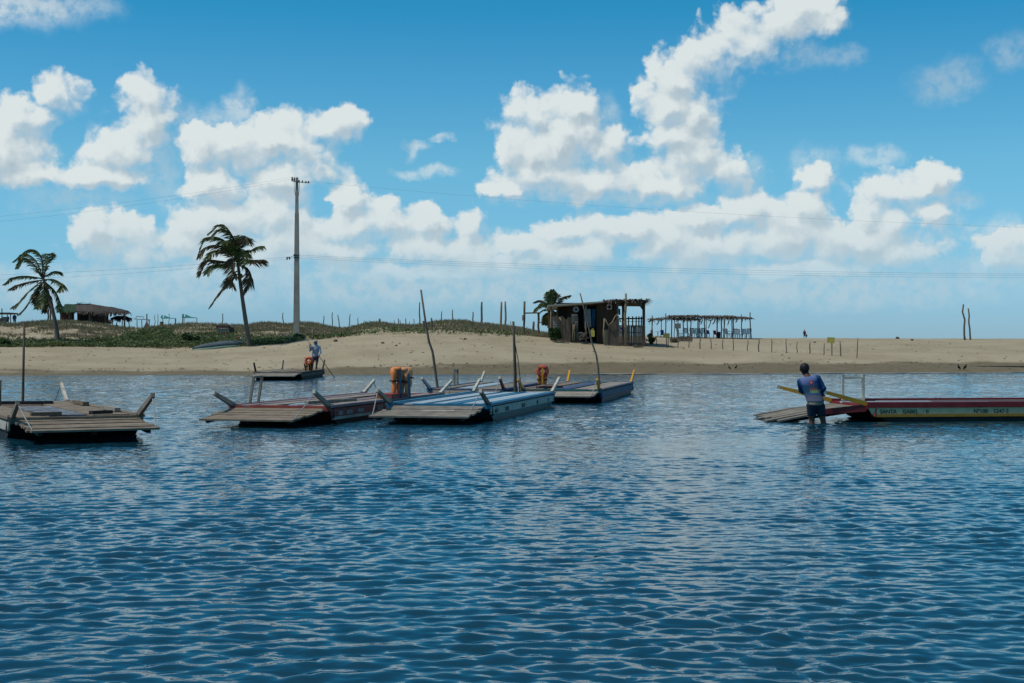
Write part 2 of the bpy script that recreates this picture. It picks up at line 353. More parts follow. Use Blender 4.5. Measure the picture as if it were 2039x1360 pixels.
# ------------------------------------------------------------------ terrain: river beach, dunes behind it
def K(x, pts): return np.interp(x, [p[0] for p in pts], [p[1] for p in pts])
SHORE = [(-1500, 80), (0, 81), (1019, 84.7), (1500, 86.5), (2039, 90.4), (3500, 93)]
BEACHTOP = [(-1500, 688), (0, 690), (240, 689), (330, 692), (420, 691), (500, 687), (560, 684), (600, 677), (640, 673), (680, 669), (720, 664.5), (850, 661), (930, 663), (1000, 667), (1090, 673), (1150, 679), (1220, 684), (1290, 686), (1340, 689), (1500, 690), (1700, 691), (2039, 691), (3500, 690)]
CREST = [(-1500, 645), (0, 645), (30, 647), (60, 643), (110, 641), (150, 641), (180, 645), (215, 649), (245, 654.5), (275, 655), (310, 653), (340, 648.5), (375, 645.5), (420, 646.5), (490, 650), (512, 646), (540, 644.5), (575, 648), (600, 644), (630, 646), (655, 652), (680, 655.5), (695, 654.5), (715, 648.5), (735, 644), (760, 644), (790, 648.5), (825, 650), (845, 648), (870, 641.5), (900, 640), (925, 640.5), (950, 645), (1000, 649), (1040, 655), (1075, 664), (1110, 668), (1200, 671), (1290, 668), (1340, 671), (1500, 673.2), (1800, 674), (2039, 674.5), (3500, 673)]
YB, YC = 104.0, 130.0
def fbm2(x, y):
    return (np.sin(x*.9+1.3*np.sin(y*.7))*np.sin(y*1.1+.8*np.sin(x*.5+2))*.5+np.sin(x*2.3+y*1.7+1.1)*np.sin(y*2.9-x*1.2)*.28+np.sin(x*5.1-y*3.7)*np.sin(y*6.3+x*2.2+.7)*.14)
def ground_z(X, Y):
    X = np.asarray(X, float); Y = np.asarray(Y, float); px = CX+F*X/np.maximum(Y, 1)
    ys = K(px, SHORE); zb = H+(HZ-K(px, BEACHTOP))/F*YB; zc = H+(HZ-K(px, CREST))/F*YC
    s = np.clip((Y-ys)/(YB-ys), -1.2, 1)
    z1 = np.where(s > 0, zb*np.abs(s)**.92, s*1.6)
    t = np.clip((Y-YB)/(YC-YB), 0, 1)
    dune = smooth(0, 25, zc-zb-1.0+26) * 0 + np.clip((zc-zb-1.0)/1.2, 0, 1)
    z2 = zb+(zc-zb)*(t*(1-dune)+dune*(t*t*(3-2*t)*.6+.4*t))
    z = np.where(Y < YB, z1, z2)
    n = fbm2(X*.35, Y*.35); n2 = fbm2(X*1.3+9, Y*1.3)
    up = np.clip((Y-ys)/8, 0, 1)
    z = z+n2*.03*up+n*.10*up*(.25+.75*dune*t)*(1-.75*smooth(YC-5, YC, Y))
    z = z-(zc+1.2)*smooth(150, 205, Y)
    # shallow runnel behind a low sand bar at the right end of the beach
    r = np.clip((px-1790)/170, 0, 1)*np.exp(-((Y-96.3)/2.4)**2); z = z-.5*r
    return z
def ground_at(px, py, y0=79.0, y1=150.0):
    """first point of the beach or dunes under a pixel"""
    Y = np.arange(y0, y1, .02); X = (px-CX)/F*Y; z = ground_z(X, Y); row = HZ-(z-H)/Y*F
    i = np.argmax(row <= py)
    if row[i] > py: i = int(np.argmin(row))
    return Vector((X[i], Y[i], float(z[i])))
def gz(x, y): return float(ground_z(x, y))

def grid_faces(nu, nv):
    i, j = np.meshgrid(np.arange(nu-1), np.arange(nv-1), indexing='ij'); a = (i*nv+j).ravel()
    return np.stack([a, a+nv, a+nv+1, a+1], 1)
gx = np.concatenate([np.linspace(-420, -75, 60)[:-1], np.linspace(-75, 75, 640), np.linspace(75, 420, 60)[1:]])
gy = np.concatenate([np.linspace(70, 80, 12)[:-1], np.linspace(80, 136, 330), np.linspace(136, 230, 60)[1:]])
GX, GY = np.meshgrid(gx, gy, indexing='ij'); GZ = ground_z(GX, GY)
m, N, L = new_mat('beach_sand'); bs = N['Principled BSDF']; TT = m.node_tree
geo = N.new('ShaderNodeNewGeometry'); pos = geo.outputs['Position']; sx = N.new('ShaderNodeSeparateXYZ'); L.new(pos, sx.inputs[0])
nA = noise(TT, pos, .22, 5, .6); nB = noise(TT, pos, 1.6, 6, .65); nC = noise(TT, pos, 14, 4, .7)
dry = mixc(TT, mr(TT, nA, .35, .65), (.325, .270, .175), (.395, .333, .225))
dry = mixc(TT, mr(TT, nB, .58, .75, 0, .35), dry, (.20, .165, .12))
# scattered tracks and litter: small dark specks
sp_ = N.new('ShaderNodeTexVoronoi'); sp_.inputs['Scale'].default_value = .55; L.new(pos, sp_.inputs['Vector'])
dry = mixc(TT, mr(TT, sp_.outputs['Distance'], .05, .10, .6, 0), dry, (.10, .085, .06))
wet = mixc(TT, mr(TT, nB, .35, .65), (.150, .122, .070), (.185, .152, .092))
thr = mr(TT, sx.outputs[0], -22, 8, .20, .62); zz = mt(TT, 'MULTIPLY_ADD', mt(TT, 'SUBTRACT', nA, .5), .55, mt(TT, 'MULTIPLY_ADD', mt(TT, 'SUBTRACT', noise(TT, vm(TT, 'MULTIPLY', pos, (.09, .6, .6)), 1.0, 4, .6), .5), .5, sx.outputs[2]))
wf = mr(TT, mt(TT, 'SUBTRACT', zz, thr), -.10, .10, 1, 0)
# wheel and foot tracks along the beach: long thin darker bands
trk = noise(TT, vm(TT, 'MULTIPLY', pos, (.05, 1.5, 0)), 1.0, 4, .6); dry = mixc(TT, mr(TT, trk, .56, .70, 0, .38), dry, (.235, .19, .125))
L.new(mixc(TT, wf, dry, wet), bs.inputs['Base Color']); L.new(mr(TT, wf, 0, 1, .95, .75), bs.inputs['Roughness']); bs.inputs['Specular IOR Level'].default_value = .12
bp = N.new('ShaderNodeBump'); bp.inputs['Strength'].default_value = .8; bp.inputs['Distance'].default_value = .10
L.new(mt(TT, 'ADD', mt(TT, 'MULTIPLY', nB, 1.0), mt(TT, 'MULTIPLY', nC, .25)), bp.inputs['Height']); L.new(bp.outputs[0], bs.inputs['Normal'])
beach = link('beach', np_mesh('beach', np.stack([GX, GY, GZ], -1).reshape(-1, 3), grid_faces(len(gx), len(gy)), m, True))
tag(beach, kind='structure')

# ------------------------------------------------------------------ water: displaced near the camera, fine ripples from the shader
wr = np.random.default_rng(5); waves = []
LAMS = np.geomspace(.065, 1.3, 130)
for lam in LAMS:
    th = math.radians(97)+wr.normal(0, .62+.35*(lam < .30)); k = 2*math.pi/lam
    wgt = np.exp(-(math.log(lam/.22)/.78)**2)
    amp = .033*wgt*wr.uniform(.5, 1.3)/k
    waves.append((k*math.cos(th), k*math.sin(th), amp, wr.uniform(0, 2*math.pi), lam))
def rows(y0, y1, c):
    ys = [y0]
    while ys[-1] < y1: ys.append(ys[-1]+max(.014, min(c*ys[-1]**1.55, .15)))
    return np.array(ys)
wy = rows(2.4, 96, .00062); nx = 960; wu = np.linspace(-1, 1, nx)
WX = wu[None, :]*(wy[:, None]*.5+4.5); WY = np.repeat(wy[:, None], nx, 1); dxs = (wy*.5+4.5)*2/nx; dys = np.gradient(wy)
samp = np.maximum(dxs, dys)[:, None]
DX = np.zeros_like(WX); DY = np.zeros_like(WX); DZ = np.zeros_like(WX)
gust = 1.0+.28*np.clip(fbm2(WX*.22+3, WY*.16)*1.6, -1, 1)
def slick(x, y): return np.exp(-((x-5.5)/7.5)**2-((y-23.5)/3.6)**2)+.5*np.exp(-((x+1)/4.5)**2-((y-24.5)/2.6)**2)+.35*np.exp(-((x+6)/4)**2-((y-19)/4)**2)
gust = gust*(1+.42*np.clip(fbm2(WX*1.0+5, WY*.62)*1.5, -1, 1))*(1-.66*np.clip(slick(WX, WY), 0, 1))*(1+.25*np.exp(-((WY-33)/4)**2))
for kx, ky, a, ph, lam in waves:
    fade = smooth(1.8, 3.4, lam/samp)*(1+.5*smooth(18, 40, WY))
    if fade.max() == 0: continue
    q = kx*WX+ky*WY+ph; A = a*fade; DZ += A*np.sin(q); kk = math.hypot(kx, ky)
    DX -= .75*A*kx/kk*np.cos(q); DY -= .75*A*ky/kk*np.cos(q)
v = np.stack([WX+DX*gust, WY+DY*gust, DZ*gust], -1).reshape(-1, 3); f = grid_faces(len(wy), nx)
# calm outer sheet (river to the sides, open sea beyond the dunes), a little below the ripples
o = len(v); e = .5
ring = np.array([(-4000, 2.4, -.03), (-(2.4*e+4.45), 2.4, -.03), (-(96*e+4.4), 96, -.03), (-4000, 96, -.03), (2.4*e+4.45, 2.4, -.03), (4000, 2.4, -.03), (4000, 96, -.03), (96*e+4.4, 96, -.03),
                 (-4000, 96, -.03), (4000, 96, -.03), (4000, 8000, -.03), (-4000, 8000, -.03), (-4000, -400, -.03), (4000, -400, -.03), (4000, 2.4, -.03), (-4000, 2.4, -.03)])
v = np.concatenate([v, ring]); f = np.concatenate([f, np.array([[0, 1, 2, 3], [4, 5, 6, 7], [8, 9, 10, 11], [12, 13, 14, 15]])+o])
m, N, L = new_mat('river_water'); bs = N['Principled BSDF']; TT = m.node_tree
geo = N.new('ShaderNodeNewGeometry'); pos = geo.outputs['Position']; sx = N.new('ShaderNodeSeparateXYZ'); L.new(pos, sx.inputs[0])
bs.inputs['IOR'].default_value = 1.33; bs.inputs['Specular IOR Level'].default_value = .5; bs.inputs['Roughness'].default_value = .04; bs.inputs['Specular Tint'].default_value = (.82, .97, 1.0, 1)
big = noise(TT, vm(TT, 'MULTIPLY', pos, (.05, .13, 0)), 1.0, 3, .55); big2 = noise(TT, vm(TT, 'MULTIPLY', pos, (.5, 1.1, 0)), .55, 2, .5)
L.new(mixc(TT, mr(TT, big, .3, .7), (.0055, .040, .064), (.008, .051, .080)), bs.inputs['Base Color'])
far = mr(TT, sx.outputs[1], 9, 34)
w1 = noise(TT, vm(TT, 'MULTIPLY', pos, (5.0, 8.0, 0)), 1.0, 1.5, .45, dist=.3)
w2 = noise(TT, vm(TT, 'MULTIPLY', pos, (3.4, 4.6, 0)), 1.0, 2.5, .5, dist=.4)
w3 = noise(TT, vm(TT, 'MULTIPLY', pos, (.45, .9, 0)), 1.0, 2, .5)
hgt = mt(TT, 'ADD', mt(TT, 'MULTIPLY', w1, .014), mt(TT, 'MULTIPLY', mt(TT, 'MULTIPLY', w2, far), .065))
hgt = mt(TT, 'ADD', hgt, mt(TT, 'MULTIPLY', mt(TT, 'MULTIPLY', w3, far), .06))
gst = mr(TT, big, .34, .66, .7, 1.25)
sxy = vm(TT, 'MULTIPLY_ADD', pos, (1/7.5, 1/3.6, 0), (-5.5/7.5, -23.5/3.6, 0)); gst = mt(TT, 'MULTIPLY', gst, mr(TT, vm(TT, 'LENGTH', sxy), .3, 1.5, .42, 1))
bp = N.new('ShaderNodeBump'); bp.inputs['Distance'].default_value = 1.0; L.new(mt(TT, 'MULTIPLY', gst, .8), bp.inputs['Strength'])
L.new(hgt, bp.inputs['Height']); L.new(bp.outputs[0], bs.inputs['Normal'])
water = link('water', np_mesh('water', v, f, m, True)); tag(water, kind='structure')
def wave_z(x, y): return 0.0

# standing water in the runnel and the bright lip of foam along the waterline
def strip(name, px0, px1, step, yfun, wfun, zoff, m_, kind):
    vs, fs = [], []
    for i, px in enumerate(np.arange(px0, px1, step)):
        y = yfun(px); w = wfun(px)
        for yy in (y-w/2, y+w/2): x = (px-CX)/F*yy; vs.append((x, yy, zoff if zoff is not None else max(gz(x, yy), 0)+.02))
        if i: fs.append((2*i-2, 2*i, 2*i+1, 2*i-1))
    return tag(link(name, np_mesh(name, vs, fs, m_)), kind=kind)
pool_z = min(gz((1990-CX)/F*96.3, 96.3), gz((2039-CX)/F*96.3, 96.3))+.10
strip('tide_pool', 1860, 2700, 20, lambda p: 96.3, lambda p: 3.2*min(1, (p-1850)/150), pool_z, m, 'structure')
foam_m = mat('wet_foam', (.55, .60, .62), .6, (.35, .42, .46), scale=1.5)
strip('foam', 1180, 2100, 6, lambda p: float(K(p, SHORE))-.25+.18*math.sin(p*.05)+.12*math.sin(p*.137), lambda p: .55+.3*math.sin(p*.031+1), .035, foam_m, 'stuff')

# ------------------------------------------------------------------ dune grass and creepers
def scatter(n, fn, seed):
    r = np.random.default_rng(seed); out = []; tot = 0
    while tot < n:
        px = r.uniform(-80, 1330, 60000); s = r.uniform(-.05, 1.25, 60000); keep = r.uniform(0, 1, 60000) < fn(px, s, r)
        Y = YB+(YC-YB)*s[keep]; X = (px[keep]-CX)/F*Y; out.append(np.stack([X, Y], 1)); tot += keep.sum()
        if len(out) > 60: break
    return np.concatenate(out)[:n]
def patch(X, Y, f=.45): return fbm2(X*f+4, Y*f)*1.2
def band(s, a, b, w=.06): return smooth(a-w, a+w, s)*(1-smooth(b-w, b+w, s))
def creeper(px, s, r):
    hi = K(px, [(-80, .20), (225, .20), (255, .50), (300, .85), (335, .7), (352, .35), (385, .40), (410, .5), (440, .42), (500, .28), (560, .22), (620, .14), (700, .08), (830, .07), (870, .03), (1000, .05), (1040, .0), (1060, -1)])
    X = (px-CX)/F*110; n = patch(X, s*26, .9)
    n = np.where((px > 250) & (px < 345), n*.5, n)
    d = (1-smooth(hi-.08, hi+.08, s+n*.10))*np.where(s > -.04, 1, 0)
    return d*np.clip(.62+n*.7, .02, 1)*np.where(px > 600, .28, 1)
def grass(px, s, r):
    a = K(px, [(-80, .55), (40, .8), (70, .62), (240, .66), (300, .75), (330, .5), (480, .42), (520, .42), (660, .5), (700, .5), (800, .45), (840, .8), (870, .75), (890, .35), (1000, .28), (1090, .1), (1140, .3), (1180, 1.2)])
    X = (px-CX)/F*115; n = patch(X, s*26, .6)
    return band(s+n*.12, a, 1.12)*np.clip(.35+.75*n, .04, 1)*np.where((px > 262) & (px < 300), .25, 1)
def scrub(px, s, r):
    X = (px-CX)/F*115; n = patch(X+7, s*26, .8)
    w = K(px, [(-80, .25), (0, .25), (60, .7), (230, .7), (260, .1), (330, .1), (400, .5), (520, .8), (680, .7), (700, .4), (830, .35), (1010, .7), (1080, .7), (1150, .2), (1200, 0)])
    return band(s, .1, 1.0)*w*smooth(-.05, .45, n)
def blades(name, P2, h0, h1, w, lean, m_, seed, per=4):
    r = np.random.default_rng(seed); n = len(P2)*per; b = np.repeat(P2, per, 0)+r.normal(0, .10, (n, 2))
    z = ground_z(b[:, 0], b[:, 1])-.03; h = r.uniform(h0, h1, n)*(.5+.5*r.random(n)); a = r.uniform(0, math.pi, n)
    dx, dy = np.cos(a)*w/2, np.sin(a)*w/2; lx = r.normal(-.18, lean, n)*h; ly = r.normal(0, lean, n)*h
    v = np.empty((n, 4, 3)); v[:, 0] = np.stack([b[:, 0]-dx, b[:, 1]-dy, z], 1); v[:, 1] = np.stack([b[:, 0]+dx, b[:, 1]+dy, z], 1)
    v[:, 2] = np.stack([b[:, 0]+dx*.7+lx*.5, b[:, 1]+dy*.7+ly*.5, z+h*.62], 1); v[:, 3] = np.stack([b[:, 0]+lx, b[:, 1]+ly, z+h], 1)
    f = np.arange(n*4).reshape(n, 4); f = np.concatenate([f[:, [0, 1, 2]], f[:, [0, 2, 3]]])
    return tag(link(name, np_mesh(name, v.reshape(-1, 3), f, m_)), kind='stuff')
def leaves(name, P2, zr, size, m_, seed, per=5):
    r = np.random.default_rng(seed); n = len(P2)*per; b = np.repeat(P2, per, 0)+r.normal(0, .16, (n, 2))
    hum = zr*np.clip(.55+.7*fbm2(b[:, 0]*.9+2, b[:, 1]*.9), .12, 1.3)
    c = np.stack([b[:, 0], b[:, 1], ground_z(b[:, 0], b[:, 1])+r.random(n)**.6*hum], 1)
    u = r.normal(0, 1, (n, 3)); u[:, 2] *= .5; u /= np.linalg.norm(u, axis=1)[:, None]; w = r.normal(0, 1, (n, 3)); w -= (w*u).sum(1)[:, None]*u; w /= np.linalg.norm(w, axis=1)[:, None]
    s = size*r.uniform(.5, 1.2, n)[:, None]
    v = np.stack([c-u*s, c+w*s*.6, c+u*s, c-w*s*.6], 1)
    return tag(link(name, np_mesh(name, v.reshape(-1, 3), np.arange(n*4).reshape(n, 4), m_)), kind='stuff')
G_GREEN = mat('dune_grass_green', (.23, .21, .11), .75, (.13, .13, .065), scale=.8, transl=.25)
G_DRY = mat('dune_grass_dry', (.24, .20, .12), .8, (.13, .11, .065), scale=.9, transl=.15)
LEAF = mat('creeper_leaf', (.155, .19, .07), .6, (.06, .095, .028), scale=.7, transl=.25)
blades('dune_grass', scatter(10500, grass, 1), .14, .42, .05, .35, G_GREEN, 21, 4)
blades('dry_grass', scatter(9000, scrub, 2), .12, .42, .045, .5, G_DRY, 22, 4)
leaves('beach_creeper', scatter(8200, creeper, 3), .50, .10, LEAF, 23, 5)

# weed, sticks and droppings scattered on the sand, thicker along the strand line
rl = np.random.default_rng(77); V_, F_ = [], []
for i in range(620):
    px = rl.uniform(-100, 2150); sh = float(K(px, SHORE))
    Y = sh+(rl.normal(5.2 if px > 1150 else 3.0, .5) if i % 3 == 0 else rl.uniform(1.2, 30 if px > 1300 else 19)); X = (px-CX)/F*Y; z = gz(X, Y)+.012; a = rl.uniform(0, 3.14); l_, w_ = rl.uniform(.03, .16), rl.uniform(.02, .06)
    u = np.array((math.cos(a), math.sin(a), 0))*l_; v_ = np.array((-math.sin(a), math.cos(a), 0))*w_; c = np.array((X, Y, z)); t = np.array((0, 0, rl.uniform(.01, .06)))
    k = len(V_)*1; V_ += [c-u, c-v_, c+u, c+v_, c+t]; F_ += [(k, k+1, k+4), (k+1, k+2, k+4), (k+2, k+3, k+4), (k+3, k, k+4)]
tag(link('beach_litter', np_mesh('beach_litter', V_, F_, mat('dry_weed', (.10, .075, .05), .95, (.05, .04, .03)))), kind='stuff')
# ------------------------------------------------------------------ materials for the boats
WOOD = mat('weathered_planks', (.285, .225, .155), .85, (.15, .115, .08), scale=3, stretch=(1, 1, 1), bump=.3)
WOODG = mat('grey_planks', (.275, .24, .19), .85, (.15, .13, .10), scale=3.5, bump=.3)
WOODB = mat('brown_planks', (.22, .165, .11), .85, (.12, .085, .055), scale=3, bump=.3)
WOODP = mat('pale_planks', (.36, .315, .25), .85, (.20, .17, .135), scale=3, bump=.3)
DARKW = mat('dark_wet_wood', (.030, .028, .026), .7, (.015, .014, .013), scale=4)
WHITEP = mat('chipped_white_paint', (.62, .565, .46), .6, (.42, .385, .31), scale=5, chip=(.20, .17, .13), chip_amt=.40)
PALEB = mat('pale_blue_paint', (.42, .50, .53), .6, (.28, .37, .42), scale=4, chip=(.30, .29, .26), chip_amt=.32)
BLUEP = mat('blue_paint', (.035, .20, .32), .5, (.02, .13, .22), scale=4, chip=(.20, .24, .25), chip_amt=.30)
NAVYP = mat('dark_blue_paint', (.016, .085, .15), .55, (.012, .055, .10), scale=4)
FADED = mat('faded_grey_blue_paint', (.15, .165, .18), .7, (.10, .11, .125), scale=2.2, chip=(.36, .39, .40), chip_amt=.42)
TEALP = mat('teal_paint', (.025, .14, .15), .55, (.016, .09, .10), scale=4, chip=(.05, .08, .09), chip_amt=.36)
SLATEP = mat('slate_blue_paint', (.075, .105, .18), .6, (.045, .07, .12), scale=4, chip=(.14, .12, .14), chip_amt=.34)
REDP = mat('faded_red_paint', (.33, .07, .05), .6, (.20, .04, .03), scale=4, chip=(.22, .15, .13), chip_amt=.34)
CRIMP = mat('crimson_paint', (.27, .03, .03), .55, (.17, .018, .018), scale=4, chip=(.10, .03, .03), chip_amt=.35)
YELP = mat('mustard_paint', (.68, .34, .03), .55, (.52, .25, .025), scale=5, chip=(.25, .17, .07), chip_amt=.30)
CREAM = mat('cream_paint', (.74, .55, .29), .6, (.58, .43, .23), scale=5, chip=(.36, .34, .26), chip_amt=.28)
MAUVE = mat('mauve_faded_paint', (.26, .20, .20), .7, (.19, .14, .14), scale=4, chip=(.30, .27, .23), chip_amt=.36)
INK = mat('dark_lettering', (.03, .035, .04), .6, var=.1)
INKW = mat('pale_lettering', (.48, .46, .42), .6, var=.1)
ROPE = mat('pale_rope', (.40, .40, .37), .9, scale=30)
ROPED = mat('dark_rope', (.07, .07, .065), .9, scale=30)
IRON = mat('rusty_iron', (.08, .06, .05), .7, scale=10)

def stain(m):
    N, L = m.node_tree.nodes, m.node_tree.links; T_ = m.node_tree; bs = N['Principled BSDF']; src = bs.inputs['Base Color'].links[0].from_socket
    tc = N.new('ShaderNodeTexCoord'); sp = N.new('ShaderNodeSeparateXYZ'); L.new(tc.outputs['Object'], sp.inputs[0]); n = noise(T_, tc.outputs['Object'], 5, 5, .65)
    f = mr(T_, mt(T_, 'MULTIPLY_ADD', mt(T_, 'SUBTRACT', n, .5), .16, sp.outputs[2]), .04, .11, .85, 0)
    L.new(mixc(T_, f, src, (.035, .04, .025)), bs.inputs['Base Color'])
for m_ in (REDP, TEALP, SLATEP): stain(m_)
def make_boat(label, near_right, head, Wd, Ln, deck, st, group='flat rafts moored in the river'):
    hx, hy = head; n = math.hypot(hx, hy); hx, hy = hx/n, hy/n; rx, ry = hy, -hx
    c = Vector((near_right[0]+hx*Ln/2-rx*Wd/2, near_right[1]+hy*Ln/2-ry*Wd/2, 0))
    R = thing('raft_boat', label, 'raft boat', c, math.atan2(-hx, hy), group)
    w, l = Wd/2, Ln/2; rnd = random.Random(label)
    # hull: shallow box with raked ends, flush planking in bands
    poly = [(-l+1.25, -.28), (l-1.25, -.28), (l-.45, .02), (l-.03, deck-.10), (l-.03, deck-.05), (-l+.03, deck-.05), (-l+.03, deck-.10), (-l+.45, .02)]
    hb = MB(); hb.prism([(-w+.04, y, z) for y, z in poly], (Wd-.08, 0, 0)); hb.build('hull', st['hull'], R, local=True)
    for s in (-1, 1):
        b0, b1 = deck-st.get('board_h', .215), deck-.045
        m_ = st['board'] if s == 1 or 'board_l' not in st else st['board_l']
        pl = MB(); pl.prism([(s*(w-.038), -l+.10, b0), (s*(w-.038), l-.10, b0+.0), (s*(w-.038), l-.02, b1), (s*(w-.038), -l+.02, b1)], (s*.034, 0, 0)); bd = pl.build('side_board', m_, R, local=True)
        if s == 1:
            for (body, y, sz, zz, sxx) in st.get('text', []):
                M = Matrix.Translation((w-.0015, y-l, b0+zz)) @ Matrix(((0, 0, 1, 0), (1, 0, 0, 0), (0, 1, 0, 0), (0, 0, 0, 1)))
                text_mesh(body, sz, 'lettering', st.get('ink', INK), bd, M, sxx)
        if st.get('stripe'):
            MB().box((s*(w-.012), 0, b0-.032), (.055, Ln-.34, .058)).build('rubbing_strake', st['stripe'], R, local=True)
        g = MB()
        g.beam((s*(w-.06), -l, deck+.015), (s*(w-.06), l, deck+.015), .16, st.get('gun_h', .055))
        g.build('gunwale', st['gun'], R, local=True)
    # deck of cross planks, with painted track boards along it
    dk = MB(); y = -l+.02
    while y < l-.05:
        d = rnd.uniform(.15, .21); dk.box((0, y+d/2, deck-.022+rnd.uniform(-.004, .004)), (Wd-.30, d-.012, .035)); y += d
    dk.build('deck', st['deck'], R, local=True)
    for x0, x1, y0, y1, m_ in st.get('strips', []):
        sb = MB(); nn = max(1, round((x1-x0)*Wd/.22))
        for i in range(nn):
            a = -w+.17+(Wd-.34)*(x0+(x1-x0)*i/nn); b = -w+.17+(Wd-.34)*(x0+(x1-x0)*(i+1)/nn)
            sb.box(((a+b)/2, -l+Ln*(y0+y1)/2+rnd.uniform(-.03, .03), deck+.012+rnd.uniform(0, .006)), (b-a-.012, Ln*(y1-y0), .03))
        sb.build('track_board', m_, R, local=True)
    for e in (-1, 1):
        if e == 1 and st.get('no_far_beam'): continue
        MB().box((0, e*(l-.05), deck-.03), (Wd-.02, .13, .11)).build('end_beam', st['beam'], R, local=True)
    # ramps hinged at the ends
    for e, rl, zt in st['ramps']:
        rp = MB(); a = Vector((0, e*(l+.02), deck-.05)); b = Vector((0, e*(l+rl), zt)); rw = Wd-.22
        if st.get('lengthwise'):
            nn = 9
            for i in range(nn):
                x = -rw/2+rw*(i+.5)/nn; t = 1+rnd.uniform(-.10, .10); q = a.lerp(b, t)
                p0 = Vector((x, a.y, a.z)); p1 = Vector((x*1.03, q.y, q.z+rnd.uniform(-.02, .02))); mid = p0.lerp(p1, .55)+Vector((0, 0, .035))
                rp.beam(p0, mid, rw/nn-.03, .035); rp.beam(mid, p1, rw/nn-.03, .035)
        else:
            nn = max(5, round(rl/.17))
            for i in range(nn):
                t0, t1 = i/nn, (i+1)/nn; m0 = a.lerp(b, (t0+t1)/2); d = (b-a)*(t1-t0)*.93
                ang = math.atan2(d.z, d.y)
                rp.box((0, m0.y, m0.z+rnd.uniform(-.010, .010)), (rw+rnd.uniform(-.12, .08), math.hypot(d.y, d.z), .035), rx=ang if d.y > 0 else ang-math.pi)
        rmp = rp.build('ramp', st['ramp'], R, local=True)
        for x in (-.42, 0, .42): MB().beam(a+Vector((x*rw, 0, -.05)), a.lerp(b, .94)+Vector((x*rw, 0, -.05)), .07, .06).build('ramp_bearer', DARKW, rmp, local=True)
        for x0, x1, t0, t1, m_ in st.get('ramp_marks', []) if e == -1 else []:
            p, q = a.lerp(b, t0), a.lerp(b, t1)
            MB().beam(p+Vector(((x0+x1)/2*rw, 0, .022)), q+Vector(((x0+x1)/2*rw, 0, .022)), (x1-x0)*rw, .012).build('paint_mark', m_, rmp, local=True)
    # the four slanting arms the ramps hang from
    for key, (e, s) in {'nl': (-1, -1), 'nr': (-1, 1), 'fl': (1, -1), 'fr': (1, 1)}.items():
        if key not in st['arms']: continue
        m_, out, up = st['arms'][key]
        a = Vector((s*(w-.08), e*(l-.22), deck-.02)); b = Vector((s*(w-.04), e*(l-.22+out), deck-.02+up))
        out *= 1.13 if out < 1.15 else 1; b = Vector((s*(w-.04), e*(l-.22+out), deck-.02+up)); am = MB().beam(a, b, .072, .11, .062, .07).build('ramp_arm', m_, R, local=True)
        d = (b-a).normalized()
        MB().beam(b-d*.07, b+d*.012, .068, .080, .066, .076).build('arm_tip', st.get('tip', WHITEP), am, local=True)
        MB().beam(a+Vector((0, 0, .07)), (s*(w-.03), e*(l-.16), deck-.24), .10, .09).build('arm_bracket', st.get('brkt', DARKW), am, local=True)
        rr = [r_ for r_ in st['ramps'] if r_[0] == e and st.get('rope', 1)]
        if rr:
            q = Vector((s*(w-.16), e*(l+rr[0][1]*.93), rr[0][2]+.03)); md = b.lerp(q, .5)+Vector((0, e*-.03, -.02))
            MB().tube([b-d*.05, md, q], .011, 5).build('hoist_rope', ROPE if st.get('rope', 1) else ROPED, am, local=True)
    return R, c, (hx, hy), (rx, ry)
def on_boat(B, x, y, z):
    """boat coordinates (x right from the axis, y from the middle) -> world"""
    R, c, h, r = B; return Vector((c.x+r[0]*x+h[0]*y, c.y+r[1]*x+h[1]*y, z))
def rack(B, pts, name, m_, w, h):
    for a, b in pts: MB().beam(a, b, w, h).build(name, m_, B[0], local=True)
def frame(B, x0, x1, y0, y1, z0, z1, m_, lean=0, bar=.9, w=.05, base=False, ext=0):
    fr = MB(); p, q = Vector((x0, y0, z0)), Vector((x1, y1, z0)); o = Vector((lean, 0, z1-z0))
    fr.beam(p, p+o, w, w); fr.beam(q, q+o, w, w)
    fr.beam(p+o*bar, q+o*bar, w*1.1, w*.9)
    if base: fr.beam(p-Vector((.05, 0, -.03)), q+Vector((.07, 0, .03)), .12, .06)
    return fr.build('deck_frame', m_, B[0], local=True)

D = .36
# weathered raft at the left
A_ = (WOODG, 1.05, .40)
B1 = make_boat('weathered brown raft cut by the left edge, plank ramp facing right', (-6.86, 26.5), (-.458, .889), 2.4, 7.7, D,
  dict(hull=DARKW, board=WOODB, board_l=WHITEP, gun=WOOD, deck=WOODB, beam=WOOD, ramp=WOOD, ramps=[(-1, 1.75, .22), (1, 1.3, .2)], brkt=DARKW,
       strips=[(.0, .22, .02, .97, WOOD), (.30, .64, .08, .62, FADED), (.66, 1.0, .05, .98, WOOD)],
       arms=dict(nl=(WOODG, .95, .34), nr=(WOODG, 1.0, .44), fl=(WOODG, .95, .36), fr=(WHITEP, .95, .46)), tip=WOODG))
# red raft
B2 = make_boat('red raft with white arms and orange life jackets hung on its side', (-3.88, 30.4), (.236, .972), 2.35, 8.6, D,
  dict(hull=REDP, board=REDP, gun=MAUVE, deck=MAUVE, beam=REDP, ramp=WOOD, ramps=[(-1, 1.75, .16), (1, 1.1, .2)], stripe=WHITEP, ink=INKW,
       strips=[(.0, .16, .0, .98, MAUVE), (.22, .42, .03, .95, WOODP), (.46, .58, .08, .5, PALEB), (.62, .80, .05, .9, MAUVE), (.86, 1.0, .0, .95, WOODP)],
       text=[('DEU', .50, .13, .022, 1.0), ('AMOR', 1.0, .13, .022, 1.0), ('MARIA', 1.75, .13, .022, .95), ('NLUZ', 3.1, .13, .022, 1)],
       arms=dict(nl=(WOODP, .95, .34), nr=(WOODP, .95, .38), fl=(WHITEP, .95, .36), fr=(WHITEP, .95, .36))))
